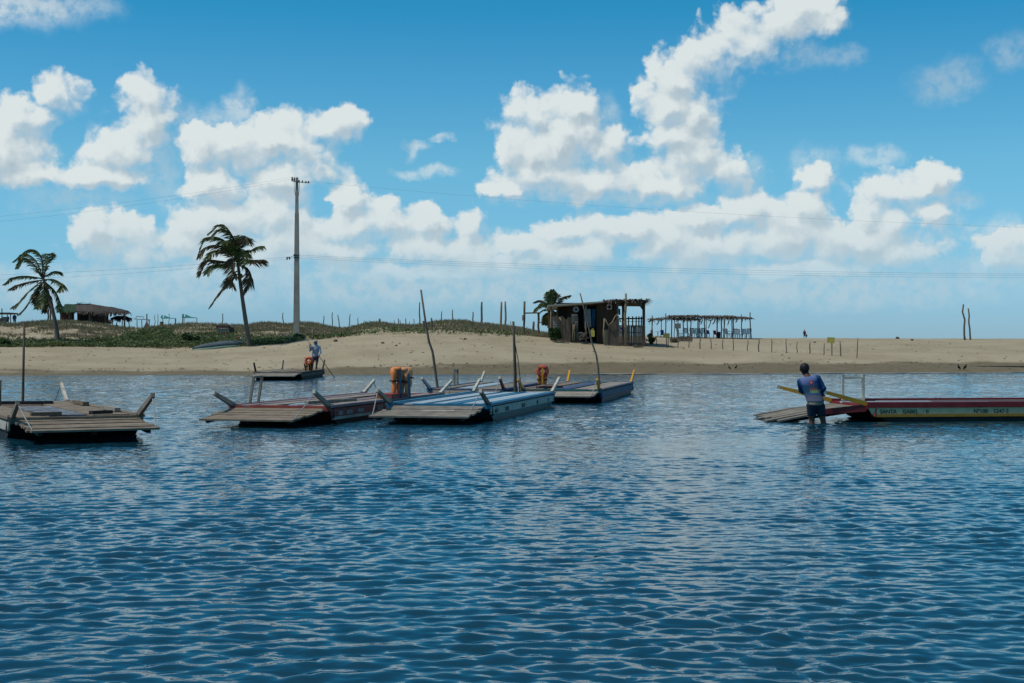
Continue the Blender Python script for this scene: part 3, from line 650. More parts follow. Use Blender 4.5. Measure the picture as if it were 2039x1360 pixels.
# blue and white raft
B3 = make_boat('blue and white raft with teal hull and a lettered white side board', (-.473, 31.5), (.2, .98), 2.4, 8.4, D,
  dict(hull=TEALP, board=WHITEP, gun=BLUEP, deck=BLUEP, beam=BLUEP, ramp=WOODG, ramps=[(-1, 1.7, .16)],
       strips=[(.0, .10, .0, .98, NAVYP), (.12, .32, .0, .97, PALEB), (.42, .56, .02, .97, PALEB), (.60, .70, .02, .9, BLUEP), (.74, .96, .03, .98, PALEB)],
       ramp_marks=[(-.08, .26, .40, .46, WHITEP)],
       text=[('NH17', .45, .135, .02, 1.0), ('HODIEC', 1.6, .135, .02, .9), ('HILENT', 3.55, .135, .02, 1.0), ('MIA', 5.6, .135, .02, 1.0), ('EF', 7.25, .135, .02, 1)],
       arms=dict(nl=(WOODP, .95, .36), nr=(WOODG, .95, .36), fl=(WHITEP, .95, .36), fr=(WHITEP, 1.0, .42))))
# grey raft behind the blue one
B4 = make_boat('grey raft behind the blue one, with a small post frame on deck', (-.19, 42.6), (.16, .987), 2.41, 8.6, D,
  dict(hull=DARKW, board=SLATEP, gun=SLATEP, deck=WOODG, beam=SLATEP, ramp=WOODG, ramps=[(-1, 1.2, .18)],
       strips=[(.0, .2, .0, .98, WOODG), (.3, .55, .1, .9, PALEB), (.62, 1.0, .0, .98, WOODG)],
       arms=dict(nl=(PALEB, .95, .38), nr=(REDP, .95, .40), fl=(WHITEP, .95, .38), fr=(WHITEP, .95, .40)), brkt=NAVYP))
# slate blue raft with yellow arms
B6 = make_boat('slate blue raft with four yellow arms and a red pinstripe', (2.645, 42.2), (.19, .98), 2.45, 9.0, D,
  dict(hull=SLATEP, board=SLATEP, gun=MAUVE, deck=WOOD, beam=TEALP, ramp=WOODP, ramps=[(-1, 1.15, .2)], stripe=CRIMP, tip=YELP, brkt=NAVYP,
       strips=[(.0, .22, .0, .98, WOOD), (.34, .6, .05, .9, SLATEP), (.7, 1.0, .0, .98, WOODP)],
       arms=dict(nl=(YELP, .75, .34), nr=(YELP, .75, .36), fl=(YELP, .75, .42), fr=(YELP, .75, .44))))
# raft at the far bank
B7 = make_boat('small brown raft poled along the far bank by a hooded figure', (-10.5, 71.0), (0.0, 1), 2.4, 8.6, D,
  dict(hull=DARKW, board=WOODB, gun=WOODB, deck=WOODB, beam=WOODG, ramp=WOODP, ramps=[(-1, 1.5, .20), (1, 1.2, .2)],
       strips=[(.0, .25, .0, .98, WOODP), (.35, .65, .1, .9, WOOD), (.75, 1.0, .0, .98, WOODB)],
       arms=dict(nl=(DARKW, .3, .50), fl=(DARKW, .55, .52), fr=(DARKW, .55, .55)), tip=DARKW, rope=0))
# red raft at the right edge
B8 = make_boat('dark red raft with white name board and yellow arms at the right edge', (7.80, 31.2), (.993, .12), 2.4, 8.6, D,
  dict(hull=DARKW, board=CREAM, gun=CRIMP, deck=WOODG, beam=CRIMP, ramp=WOODG, ramps=[(-1, 2.0, .03), (1, 1.7, .2)], stripe=mat('dull_ochre_paint', (.46, .24, .03), .65, (.34, .17, .02), scale=4, chip=(.16, .11, .05), chip_amt=.36), lengthwise=True, brkt=CRIMP, gun_h=.12, board_h=.188,
       strips=[(.0, .14, .12, .98, MAUVE), (.2, .34, .0, .25, PALEB), (.42, .60, .18, .40, PALEB), (.78, .95, .03, .98, MAUVE)],
       text=[('SANTA', .28, .128, .014, .96), ('ISABEL', .80, .128, .014, .98), ('· II', 1.27, .128, .014, 1.0), ('Nº100', 2.44, .128, .014, .98), ('5247-5', 2.90, .128, .014, 1.0)],
       arms=dict(nl=(YELP, 1.52, .38), nr=(YELP, 1.20, .33)), rope=0))

MB().beam((1.13, -4.32, D-.05), (1.10, -5.6, .20), .06, .16, .05, .09).build('ramp_side', CRIMP, B8[0], local=True)
# frames and racks on deck
b = B2; frame(b, -1.02, -1.02, -3.55, -3.1, D, D+.64, WOODG, lean=.10, bar=.97)
frame(B4, -.95, -.95, -1.4, -.9, D, D+.58, WOODG, bar=.9, w=.06)
frame(B8, -.98, -.98, -4.07, -3.57, D+.03, D+.65, WHITEP, bar=.86, w=.058, base=True)

# mooring bench with the life-jacket rack of the red raft
yb = .35
MB().box((1.0, yb+.1, D+.10), (.42, 1.5, .10)).build('bench', REDP, B2[0], local=True)
MB().box((1.0, yb-.35, D+.04), (.30, .10, .12)).box((1.0, yb+.5, D+.04), (.30, .10, .12)).build('bench_leg', REDP, B2[0], local=True)
posts2 = []
for (px0, px1) in (((795.5, 737), (799.5, 792)), ((813.5, 744), (816, 793))):
    Yp = on_boat(B2, 1.0, yb, 0).y; top = P(*px0, Yp); bot = P(*px1, Yp+.02); posts2.append((top, bot))
    t = MB().beam(bot, top, .055, .055); o = t.build('jacket_post', NAVYP, None, loc=bot)
    M = B2[0].matrix_basis if False else (Matrix.Translation(B2[1]) @ Matrix.Rotation(math.atan2(-B2[2][0], B2[2][1]), 4, 'Z'))
    o.parent = B2[0]; o.matrix_parent_inverse = M.inverted()

# life jackets
ORANGE = mat('orange_foam', (.80, .27, .09), .7, (.66, .20, .06), scale=6, var=.2)
ORANGE2 = mat('faded_orange_foam', (.80, .36, .17), .75, (.64, .27, .12), scale=6)
STRAP = mat('dark_strap', (.05, .035, .03), .8)
REDF = mat('red_ring_foam', (.58, .09, .06), .6, (.46, .065, .045), scale=6)
ORED = mat('orange_ring', (.80, .15, .05), .6, (.66, .11, .035), scale=6)
def life_jacket(label, top, hgt, wid, ang, m_, group):
    T_ = thing('life_jacket', label, 'life jacket', top-Vector((0, 0, hgt)), ang, group)
    w = wid/2
    for s in (-1, 1):
        b = MB(); zs = [0, .10, .30, .50, .62, .80, .97]; fw = [.22, .30, .35, .30, .36, .50, .40]; ft = [.035, .07, .085, .05, .085, .10, .05]
        rings = []
        for z, a, t in zip(zs, fw, ft):
            cx = s*wid*.25
            rings.append([(cx+a*wid*.58*math.copysign(abs(math.cos(q))**.6, math.cos(q)), t*math.copysign(abs(math.sin(q))**.7, math.sin(q)), z*hgt) for q in [2*math.pi*k/10 for k in range(10)]])
        b.add([q for r in rings for q in r], [(i*10+k, i*10+(k+1) % 10, (i+1)*10+(k+1) % 10, (i+1)*10+k) for i in range(6) for k in range(10)]+[tuple(range(9, -1, -1)), tuple(range(60, 70))])
        p = b.build('foam_panel', m_, T_, True, local=True)
    MB().torus((0, 0, hgt*.93), wid*.26, .055, (0, 0, 1), 14, 8).build('collar', m_, T_, True, local=True)
    MB().box((0, 0, hgt*.50), (wid*1.02, .20, .035)).build('belt', STRAP, T_, local=True)
    return T_
Yp = on_boat(B2, 1.0, yb, 0).y
gj = 'orange life jackets hung on raft posts'
life_jacket('bright orange life jacket hanging left of the dark post on the red raft', P(790, 731, Yp+.12), .68, .30, .5, ORANGE, gj)
life_jacket('pale orange life jacket tied between two dark posts on the red raft', P(805, 732, Yp+.18), .70, .28, -.2, ORANGE2, gj)
life_jacket('orange life jacket crumpled behind the right dark post of the red raft', P(812, 733, Yp+.30), .48, .24, -.9, ORANGE2, gj)
# ring buoy with its yellow post on the slate blue raft
o = on_boat(B6, -1.0, -.2, D); base = P(1080, 767, o.y)
def on_parent(ob, B):
    M = Matrix.Translation(B[1]) @ Matrix.Rotation(math.atan2(-B[2][0], B[2][1]), 4, 'Z'); ob.parent = B[0]; ob.matrix_parent_inverse = M.inverted()
on_parent(MB().beam(base+Vector((0, 0, -.03)), P(1080, 729, o.y), .06, .06).build('buoy_post', YELP, None, loc=base), B6)
def ring_buoy(label, c, R_, r_, m_, ax):
    T_ = thing('ring_buoy', label, 'ring buoy', c-Vector((0, 0, R_+r_)), 0, 'ring buoys carried on rafts'); MB().torus(c, R_, r_, ax, 28, 10).build('ring', m_, T_, True)
    for q in (.25, .75, 1.25, 1.75):
        a = q*math.pi; d = Vector(ax).normalized(); u = Vector((math.cos(a), 0, math.sin(a))); u = (u-d*u.dot(d)).normalized()
        MB().torus(c+u*R_, r_*1.04, .012, d.cross(u), 10, 5).build('rope_loop', STRAP, T_)
    return T_
ring_buoy('dull red ring buoy hung on a yellow post of the slate blue raft', P(1080.5, 739, o.y+.11), .145, .068, REDF, (.15, 1, 0))
life_jacket('orange life jacket below the dull red ring buoy', P(1080, 746, o.y+.24), .34, .34, .1, ORANGE, gj)
# the far raft's ring and jacket
o = on_boat(B7, .05, -1.0, D); Yf = o.y
posts = MB()
for (a, b_) in (((606, 724), (609, 741)), ((616, 719), (616, 740)), ((621, 724), (619.5, 739))):
    q = P(*b_, Yf); q.z = D; on_parent(MB().beam(q, P(*a, Yf), .06, .06).build('rail_post', DARKW, None, loc=q), B7)
ring_buoy('bright orange ring buoy on the small raft by the far bank', P(614.5, 718, Yf-.12), .15, .075, ORED, (.1, 1, 0))
life_jacket('orange life jacket under the bright ring buoy on the far raft', P(613.5, 722, Yf+.06), .42, .32, .1, ORANGE, gj)

# loose planks lying on the left raft, and gear on the other decks
def plank(label, x0, y0, x1, y1, w, m_, B, z=.045, grp='loose planks lying on the weathered raft'):
    a, b_ = on_boat(B, x0, y0, D+z), on_boat(B, x1, y1, D+z)
    tag(MB().beam(a, b_, w, .07).build('loose_plank', m_, None), label, 'plank', grp)
plank('pale loose plank on the right rim of the weathered raft', .98, -2.6, .98, -1.3, .11, WOODP, B1, .08)
plank('dark loose plank on the right rim near the far end of the weathered raft', .98, .6, .98, 1.9, .13, WOODB, B1, .08)
plank('dark beam lying across the far end of the weathered raft', -1.0, 2.6, .55, 2.1, .14, DARKW, B1, .06)
plank('short block by the ramp hinge of the weathered raft, near its white rope', -.75, -3.35, -.2, -3.3, .13, WOODB, B1, .06)
plank('short block by the ramp hinge of the weathered raft, right of centre', .35, -3.25, .75, -3.1, .14, DARKW, B1, .06)
plank('long board lying lengthwise on the ramp side of the red raft', .35, -3.6, .75, -1.6, .10, WOODG, B2, .06, 'loose boards on the raft decks')
plank('red board lying on the slate blue raft by its left yellow arm', -.8, -3.9, -.2, -3.0, .12, REDP, B6, .06, 'loose boards on the raft decks')

# ------------------------------------------------------------------ mooring poles standing in the water
POLE = mat('pole_bark', (.13, .10, .075), .9, (.075, .055, .04), scale=5)
POLEL = mat('pole_pale_bark', (.20, .16, .12), .9, (.12, .095, .07), scale=5)
def pole(label, pts, Y, r0, r1, m_, name='mooring_pole', grp='mooring poles standing among the rafts'):
    q = [P(x, y, Y) for x, y in pts]; b = q[0].copy(); b.z = -.5; q = [b]+q
    n = len(q); return tag(MB().tube(q, [r0+(r1-r0)*i/(n-1) for i in range(n)], 7).build(name, m_, None, True, loc=(b.x, b.y, 0)), label, 'pole', grp)
pole('tall straight dark pole behind the weathered raft', [(45.5, 806), (46.5, 740), (48.5, 640)], 33.9, .038, .026, POLE)
pole('dark pole cut by the left edge beside the weathered raft', [(-1, 850), (-.6, 800), (.3, 757)], 30.5, .04, .03, POLE)
pole('long crooked pole leaning left behind the blue raft', [(873.5, 784), (870.5, 768), (862.5, 709), (861, 700), (854, 680), (847, 640), (838, 577)], 43.6, .05, .03, POLEL)
pole('thick straight dark pole rising behind the blue raft', [(1026, 778), (1025.5, 740), (1024, 690), (1022, 640)], 41.1, .062, .035, POLE)
pole('thin bent stick just right of the thick dark pole', [(1037.5, 775), (1036, 760), (1032, 720), (1026.5, 690), (1016, 640)], 41.6, .02, .012, POLEL)
pole('crooked pole leaning left beside the slate blue raft', [(1193.5, 778), (1193, 763), (1191, 733), (1187.5, 708), (1178, 680), (1170, 640), (1163, 615), (1155, 584)], 45.5, .04, .022, POLEL)
# ------------------------------------------------------------------ shore: materials
POST = mat('driftwood_post', (.17, .135, .10), .9, (.10, .08, .06), scale=5)
POSTP = mat('pale_post', (.30, .24, .15), .9, (.20, .16, .10), scale=5)
POSTR = mat('reddish_post', (.20, .10, .06), .9, (.13, .07, .045), scale=5)
THATCH = mat('dry_thatch', (.16, .125, .085), .95, (.075, .06, .045), scale=2.5)
THATCHD = mat('old_thatch', (.10, .08, .065), .95, (.055, .045, .038), scale=2.5)
GREENROOF = mat('mossy_green_roof', (.035, .075, .035), .9, (.02, .045, .022), scale=1.5)
BRICK = mat('dark_brick_red_boards', (.085, .038, .028), .85, (.05, .025, .02), scale=3)
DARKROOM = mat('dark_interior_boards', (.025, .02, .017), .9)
HUTW = mat('dark_hut_boards', (.10, .062, .036), .9, (.05, .032, .02), scale=2.5, stretch=(3, 3, .5))
PICK = mat('grey_pickets', (.17, .125, .09), .9, (.085, .062, .046), scale=2, stretch=(3, 3, .4))
CONC = mat('weathered_concrete', (.36, .34, .29), .9, (.26, .245, .205), scale=1.2, bump=.2)
CABLE = mat('black_cable', (.05, .055, .06), .7)
WIRE = mat('grey_wire', (.16, .17, .18), .6)
CERAM = mat('dark_insulator', (.06, .07, .08), .4)
TEALC = mat('teal_canvas', (.025, .20, .17), .7, (.018, .14, .12), scale=1)
WPLAST = mat('white_plastic', (.62, .63, .62), .5, (.55, .56, .55))
BPLAST = mat('blue_plastic', (.05, .06, .25), .5)
RPLAST = mat('red_plastic', (.30, .04, .045), .5)
YSIGN = mat('yellow_sign_paint', (.58, .47, .10), .7, (.45, .36, .08), scale=6)
TIN = mat('pale_tin_roof', (.42, .42, .40), .6, (.30, .30, .29), scale=1.5)
CLOTHG = mat('greenish_cloth', (.13, .17, .14), .9, (.09, .12, .10))
CLOTHW = mat('pale_grey_cloth', (.30, .32, .34), .9, (.22, .24, .26))
CLOTHT = mat('sand_coloured_net', (.15, .15, .125), .9, (.10, .10, .085))
LEAFD = mat('bush_leaf', (.05, .10, .025), .6, (.022, .05, .012), scale=2, transl=.2)
PALMG = mat('palm_leaflet', (.12, .15, .042), .45, (.055, .078, .024), scale=1.5, transl=.42)
PALMB = mat('withered_palm_leaflet', (.115, .095, .045), .8, (.065, .052, .026), scale=1.5, transl=.15)
TRUNK = mat('palm_trunk', (.17, .14, .11), .9, (.10, .083, .068), scale=4, stretch=(1, 1, 3), bump=.3)
COCO = mat('coconut_husk', (.14, .10, .03), .7)
TARP = mat('blue_grey_net', (.10, .125, .15), .85, (.07, .10, .105), scale=2)
MINT = mat('mint_hull_paint', (.25, .36, .24), .7, (.18, .28, .20), scale=2)

def ordw(i): return ['first', 'second', 'third', 'fourth', 'fifth', 'sixth', 'seventh', 'eighth', 'ninth', 'tenth', 'eleventh', 'twelfth', 'thirteenth', 'fourteenth', 'fifteenth', 'sixteenth', 'seventeenth', 'eighteenth', 'nineteenth', 'twentieth'][i]
def zplane(px, py, Y): return P(px, py, Y)
def stake(name, label, cat, base_px, top_px, r, m_, grp=None, Y=None, bend=.03, seed=0):
    if Y is None: g = ground_at(*base_px)
    else: g = P(*base_px, Y); g.z = min(g.z, gz(g.x, g.y))
    t = P(*top_px, g.y); b = g-Vector((0, 0, .25))
    o = MB().tube(wob(b, t, 5, bend, seed), [r*1.1, r*1.05, r, r*.95, r*.9, r*.82], 6).build(name, m_, None, True, loc=g)
    return tag(o, label, cat, grp)
# ---- row of stakes on the open sand
row = [((1286.5, 688), (1286, 673), 'beside the spiky sprout'), ((1307.5, 688.5), (1307.5, 675), 0), ((1350, 691.6), (1350, 676), 0), ((1372, 692.7), (1372, 673), 0), ((1394, 695), (1394, 670.6), 0), ((1415.7, 695), (1416, 671.7), 0), ((1439, 695.5), (1439.5, 675), 0), ((1460, 698), (1460.5, 670.6), 0), ((1488.5, 699), (1489, 677), 0), ((1511, 700.4), (1511, 675), 0), ((1536.4, 701.5), (1536.5, 675), 0), ((1565.3, 702.6), (1565.5, 674), 0), ((1587, 703), (1587.5, 680.5), 0), ((1612.7, 704), (1613, 681.6), 0), ((1641, 707), (1641, 683), 0), ((1673.5, 709), (1672.5, 679.5), 0), ((1706, 713), (1708.5, 673), 0)]
for i, (b, t, _) in enumerate(row):
    stake('fence_post', f'{ordw(i)} thin wooden post from the left in the row on the open sand', 'post', b, t, .042 if i in (4, 9, 13, 15) else .032, POSTR if i == 13 else POST, 'fence posts in a row on the open sand', seed=i)
def warning_sign(label, feet, box, grp='yellow warning signs on posts'):
    g = ground_at(*feet[0]); T_ = thing('warning_sign', label, 'sign', g, 0, grp)
    for f in feet:
        q = ground_at(*f); MB().beam(q-Vector((0, 0, .2)), P(f[0], box[1]+2, g.y), .06, .06).build('sign_post', POST, T_)
    x0, y0, x1, y1 = box; a, b = P(x0, y1, g.y-.05), P(x1, y0, g.y-.05)
    MB().box((a+b)/2, (b.x-a.x, .03, b.z-a.z), ry=.04).build('sign_board', YSIGN, T_)
warning_sign('yellow board on two posts right of the plank hut', [(1326.8, 690.5), (1330.4, 691)], (1320.5, 663.5, 1333.5, 672))
warning_sign('yellow board on one leaning post near the end of the post row', [(1656.5, 708)], (1647, 671.7, 1662, 683))
stake('leaning_pole', 'taller of two bare leaning poles at the right of the beach crest', 'pole', (1922, 677), (1918.5, 606), .085, POST, 'pair of leaning poles on the beach crest', bend=.10, seed=3)
stake('leaning_pole', 'shorter right one of two bare leaning poles on the beach crest', 'pole', (1933, 672.5), (1928, 614), .075, POST, 'pair of leaning poles on the beach crest', Y=126, bend=.06, seed=4)

# ---- crooked stakes along the dune crest
dune = [((308, 656), (308.5, 627), .03), ((314, 655), (314.5, 625), .03), ((336, 651), (336.5, 624), .03), ((443, 650), (443.5, 624), .045), ((564.5, 650), (563.5, 622.5), .045), ((622, 650), (622, 640), .035), ((644, 654), (645, 629), .045), ((662, 657), (662, 622), .045), ((677, 658), (672.5, 627), .045), ((695, 656), (697.5, 625.5), .045), ((713, 652), (713, 632), .035), ((756, 646), (755.5, 634.5), .10), ((784.5, 651), (784.5, 637), .03), ((793, 651), (793, 634), .045), ((798, 652), (796.5, 637), .03), ((808, 653), (808, 634), .045), ((815.5, 652), (815.8, 640), .03), ((823.5, 652), (823.5, 635), .035), ((836, 652), (835.5, 602), .06), ((842.8, 659), (843.3, 639), .10), ((861, 658), (858.7, 633), .075), ((879, 644), (879.3, 620), .045), ((901, 643), (901, 616.5), .05), ((927.5, 644), (927.5, 635), .04), ((942, 649), (941.8, 621), .06), ((958.5, 651), (959.3, 601), .095), ((997.5, 653), (998.5, 601), .10), ((1006.5, 654), (1006, 600), .09)]
note = {0: 'left of a close pair by the green canopies', 1: 'right one of a close pair by the green canopies', 2: 'in front of the left green canopy', 3: 'left of the big windblown palm', 4: 'left of the concrete power pole', 5: 'short, just right of the concrete power pole', 6: 'second right of the concrete power pole', 7: 'tall, third right of the concrete power pole', 8: 'bent to the left, fourth right of the concrete power pole', 9: 'bent to the right at the foot of the middle dune', 10: 'short, on the left slope of the middle dune', 11: 'stubby stump on top of the middle dune', 12: 'leftmost of the cluster of six small stakes', 13: 'second of the cluster of six small stakes', 14: 'leaning third of the cluster of six small stakes', 15: 'fourth of the cluster of six small stakes', 16: 'shortest of the cluster of six small stakes', 17: 'rightmost of the cluster of six small stakes', 18: 'tall thin one beside the long crooked pole', 19: 'thick stump in front of the long crooked pole', 20: 'leaning thick stump at the left foot of the high dune', 21: 'left thin one on the high dune top', 22: 'taller thin one on the high dune top', 23: 'tiny stub right of the high dune top', 24: 'tapered one on the right slope of the high dune', 25: 'tall thick one standing alone right of the high dune', 26: 'left of the tall pale pair', 27: 'right of the tall pale pair'}
for i, (b, t, r) in enumerate(dune):
    Yd = 129.5 if i not in (19, 20) else None
    stake('dune_stake', 'wooden stake on the dunes, '+note[i], 'stake', b, t, r, POSTP if i in (26, 27) else POST, 'wooden stakes standing along the dune crest', Y=Yd, bend=.05 if r < .05 else .03, seed=40+i)
# low stakes along the creeper edge
for i, (b, t, lab) in enumerate([((399, 684), (399, 668), 'behind the upturned boat, left one'), ((432.5, 683), (432.5, 667), 'behind the upturned boat, tall pale one'), ((447, 682), (447, 669), 'behind the upturned boat, next to the white tub'), ((527, 682), (527, 669), 'right of the big palm foot'), ((578, 682), (578, 666), 'left of the power pole foot'), ((622, 675), (622.5, 656), 'right of the power pole foot'), ((647, 672), (647, 658), 'second right of the power pole foot'), ((158, 683), (158, 663), 'right of the left palm foot'), ((17, 683), (16.5, 667), 'at the left end of the creepers'), ((722, 660), (722, 650), 'under the middle dune'), ((896, 655), (896.5, 640.5), 'on the face of the high dune, right'), ((886, 656), (886, 645), 'on the face of the high dune, left')]):
    stake('low_stake', 'low wooden stake in the creepers, '+lab, 'stake', b, t, .05, POSTP, 'low wooden stakes along the creeper edge', seed=90+i)

# ---- goal-like posts left of the hut
g1 = ground_at(1043, 666)
Tg = thing('timber_gate', 'timber gateway of two posts and crossbars left of the plank hut', 'gate', g1)
MB().tube(wob(g1-Vector((0, 0, .2)), P(1044.3, 600, g1.y), 4, .02, 1), .085, 7).build('post', POST, Tg, True)
MB().tube(wob(P(1072.5, 675, g1.y), P(1072, 624, g1.y), 4, .03, 2), .085, 7).build('post', POSTR, Tg, True)
MB().beam(P(1044, 623.5, g1.y-.1), P(1074, 623, g1.y-.1), .08, .10).build('crossbar', POST, Tg)
MB().beam(P(1073, 641.8, g1.y-.1), P(1094, 643, g1.y-.1), .06, .07).build('crossbar', POST, Tg)
MB().box(P(1040.8, 633, g1.y-.12), (.10, .08, .42)).build('meter_box', CONC, Tg)
stake('dune_stake', 'short thick stump between the timber gateway posts', 'stake', (1062.5, 653), (1062.5, 640), .10, POST, 'wooden stakes standing along the dune crest', Y=118, seed=77)

# ------------------------------------------------------------------ concrete power pole and lines
g = ground_at(590.5, 669); Yp = g.y
T_ = thing('power_pole', 'tall tapered concrete power pole behind the beach', 'power pole', g)
m1 = MB(); b, t = P(590.5, 672, Yp), P(591.3, 353.5, Yp)
m1.beam(b, b.lerp(t, .78), .46, .46, .29, .29); m1.beam(b.lerp(t, .78), t, .25, .27, .19, .20); m1.build('shaft', CONC, T_)
fb = MB(); fb.box(P(590.5, 668, Yp)+Vector((0, 0, -.1)), (1.5, 1.2, .5)).build('footing', CONC, T_)
MB().beam(P(580.5, 360, Yp-.2), P(597.5, 363, Yp-.1), .07, .07).build('cross_arm', POST, T_)
ends = []
for i, (x, y, h) in enumerate(((581.8, 359.5, 7.5), (586, 360, 7), (595.5, 363.5, 5))):
    a = P(x, y, Yp-.2); t_ = P(x, y-h, Yp-.2); MB().tube([a, a.lerp(t_, .3), a.lerp(t_, .6), t_], [.05, .075, .06, .045], 8).build('insulator', CERAM, T_, True); ends.append(t_)
MB().beam(P(597, 363, Yp), P(613, 363.5, Yp-.4), .045, .05).build('side_arm', POST, T_)
for x, y in ((602, 362), (609, 363), (614.5, 363.2)):
    MB().tube([P(x, y+1.6, Yp-.25), P(x, y-1.2, Yp-.25), P(x, y-3.2, Yp-.25)], [.07, .05, .035], 8).build('insulator', CERAM, T_, True)
MB().tube([P(585.5, 362, Yp-.1), P(586, 375, Yp-.1), P(588.5, 392, Yp-.05)], .018, 5).build('stay_wire', CABLE, T_)
MB().tube([P(596.2, 364, Yp-.1), P(595.8, 378, Yp-.1), P(594, 392, Yp-.05)], .018, 5).build('stay_wire', CABLE, T_)
for y in (508, 513): MB().box(P(590.8, y, Yp), (.42, .42, .07)).build('pole_band', CERAM, T_)
MB().tube([P(586, 506.5, Yp-.2), P(586, 509.5, Yp-.2)], .07, 8).build('insulator', CERAM, T_)
def wire(label, pts, r, dy=(0, 0)):
    n = len(pts); xs = [p[0] for p in pts]; q = []
    for i in range(0, 49):
        x = xs[0]+(xs[-1]-xs[0])*i/48
        # quadratic through first, middle, last
        (x0, y0), (x1, y1), (x2, y2) = pts[0], pts[len(pts)//2], pts[-1]
        y = y0*(x-x1)*(x-x2)/((x0-x1)*(x0-x2))+y1*(x-x0)*(x-x2)/((x1-x0)*(x1-x2))+y2*(x-x0)*(x-x1)/((x2-x0)*(x2-x1))
        q.append(P(x, y, Yp-.2+dy[0]+(dy[1]-dy[0])*i/48))
    tag(MB().tube(q, r, 5).build('power_line', WIRE, None, loc=q[0]), label, 'power line', 'overhead lines carried by the power pole')
wire('upper wire left of the power pole, the higher one', [(582, 353), (300, 396), (-260, 452)], .0045, (0, -6))
wire('upper wire left of the power pole, the lower one', [(586, 356), (300, 404), (-260, 462)], .0045, (.3, -5.6))
wire('single upper wire running right from the power pole top', [(612, 361), (1230, 412), (2500, 462)], .0045, (0, -8))
wire('lower cable left of the power pole, top of the bundle', [(589, 510), (300, 533), (-260, 551)], .006, (0, -6))
wire('lower cable left of the power pole, bottom of the bundle', [(589, 513.5), (300, 541), (-260, 562)], .005, (.3, -5.7))
wire('lower cable right of the power pole, top of the bundle', [(592, 508), (1360, 535), (2500, 546)], .006, (0, -8))
wire('lower cable right of the power pole, middle of the bundle', [(592, 511), (1360, 539), (2500, 548)], .005, (.3, -7.6))
wire('lower cable right of the power pole, bottom of the bundle', [(592, 514.5), (1360, 543.5), (2500, 551)], .005, (.5, -7.4))
Tb = thing('splice_box', 'small black splice box hanging on the cable left of the power pole', 'splice box', P(574.5, 517, Yp-.2))
MB().box(P(571.6, 514.8, Yp-.2), (.09, .12, .22)).build('box', CABLE, Tb); MB().box(P(576.6, 514.3, Yp-.2), (.09, .12, .20)).build('box', CABLE, Tb)
MB().box(P(574, 513, Yp-.2), (.2, .10, .06)).build('bracket', CABLE, Tb)
MB().tube([P(577, 513.5, Yp-.2), P(586, 509, Yp-.2)], .015, 5).build('cable_tail', CABLE, Tb)

# ------------------------------------------------------------------ palms
def frond(T_, pts, Y, dy, wid, m_, seed, wind=-.25, dens=46, droop=.55):
    r = random.Random(seed); n = len(pts); ctl = [P(x, y, Y+dy*(i/(n-1))**1.2) for i, (x, y) in enumerate(pts)]
    def cr(t):
        s = t*(n-1); i = min(int(s), n-2); u = s-i; g = lambda k: ctl[max(0, min(n-1, k))]
        p0, p1, p2, p3 = g(i-1), g(i), g(i+1), g(i+2)
        return .5*((2*p1)+(p2-p0)*u+(2*p0-5*p1+4*p2-p3)*u*u+(3*p1-p0-3*p2+p3)*u**3)
    b = MB(); N_ = 14; ax = [cr(i/N_) for i in range(N_+1)]
    b.tube(ax, [.045*(1-i/N_)+.008 for i in range(N_+1)], 5)
    Ln = sum((ax[i+1]-ax[i]).length for i in range(N_))
    for k in range(dens):
        t = .10+.90*(k+r.random()*.6)/dens; p = cr(min(t, .995)); d = (cr(min(t+.02, 1))-cr(max(t-.02, 0))).normalized()
        side = d.cross(Vector((0, 0, 1)));
        if side.length < .15: side = d.cross(Vector((0, 1, 0)))
        side.normalize(); L_ = wid*(.22+.80*math.sin(math.pi*min(1, (t*.90+.08)))**.8)*r.uniform(.75, 1.1)
        for s in (-1, 1):
            v = (side*s*r.uniform(.65, 1.0)+d*r.uniform(.45, .85)+Vector((wind, 0, -droop*r.uniform(.3, 1.0)))).normalized()
            e1 = p+v*L_*.55; v2 = (v+Vector((wind*.5, 0, -.35))).normalized(); e2 = e1+v2*L_*.45; w = v.cross(Vector((r.uniform(-.5, .5), 1, r.uniform(-.5, .5)))).normalized()*.034
            b.add([p-w*.6, p+w*.6, e1+w, e1-w, e2], [(0, 1, 2, 3), (3, 2, 4)])
    return b.build('frond', m_, T_)
def palm(label, trunk, Y, rs, fronds, wid, seed, nuts=(), grp='coconut palms behind the beach'):
    g = P(*trunk[0], Y); g.z = gz(g.x, g.y)
    T_ = thing('coconut_palm', label, 'palm', g, 0, grp); q = [P(x, y, Y) for x, y in trunk]; q[0].z = g.z-.3; n = len(q)
    fine = []
    for i in range(n-1):
        for k in range(4): fine.append(q[i].lerp(q[i+1], k/4))
    fine.append(q[-1]); N_ = len(fine)
    MB().tube(fine, [(rs[0]+(rs[1]-rs[0])*min(1, (i/N_)**.45))*(1+.05*(i % 2)) for i in range(N_)], 9).build('trunk', TRUNK, T_, True)
    r = random.Random(seed)
    for i, fdef in enumerate(fronds):
        pts, kind = fdef[0], fdef[1]; dy = fdef[2] if len(fdef) > 2 else r.uniform(-1.4, 1.4)
        frond(T_, pts, Y, dy, wid*(1 if kind != 'd' else .7), PALMB if kind in 'db' else PALMG, seed*31+i, droop=.55 if kind != 'd' else 1.1)
    for (x, y) in nuts:
        MB().ball(P(x, y, Y-.22), .13, 9, 7, 1, 1, 1.2).build('coconut', COCO, T_, True)
    c = q[-1]; cb_ = MB()
    for k in range(14):
        a = r.uniform(0, 6.28); cb_.beam(c+Vector((0, 0, -.25)), c+Vector((math.cos(a)*.35, math.sin(a)*.35, r.uniform(.1, .75))), .10, .03, .03, .02)
    cb_.build('crown_heart', PALMB, T_)
    return T_
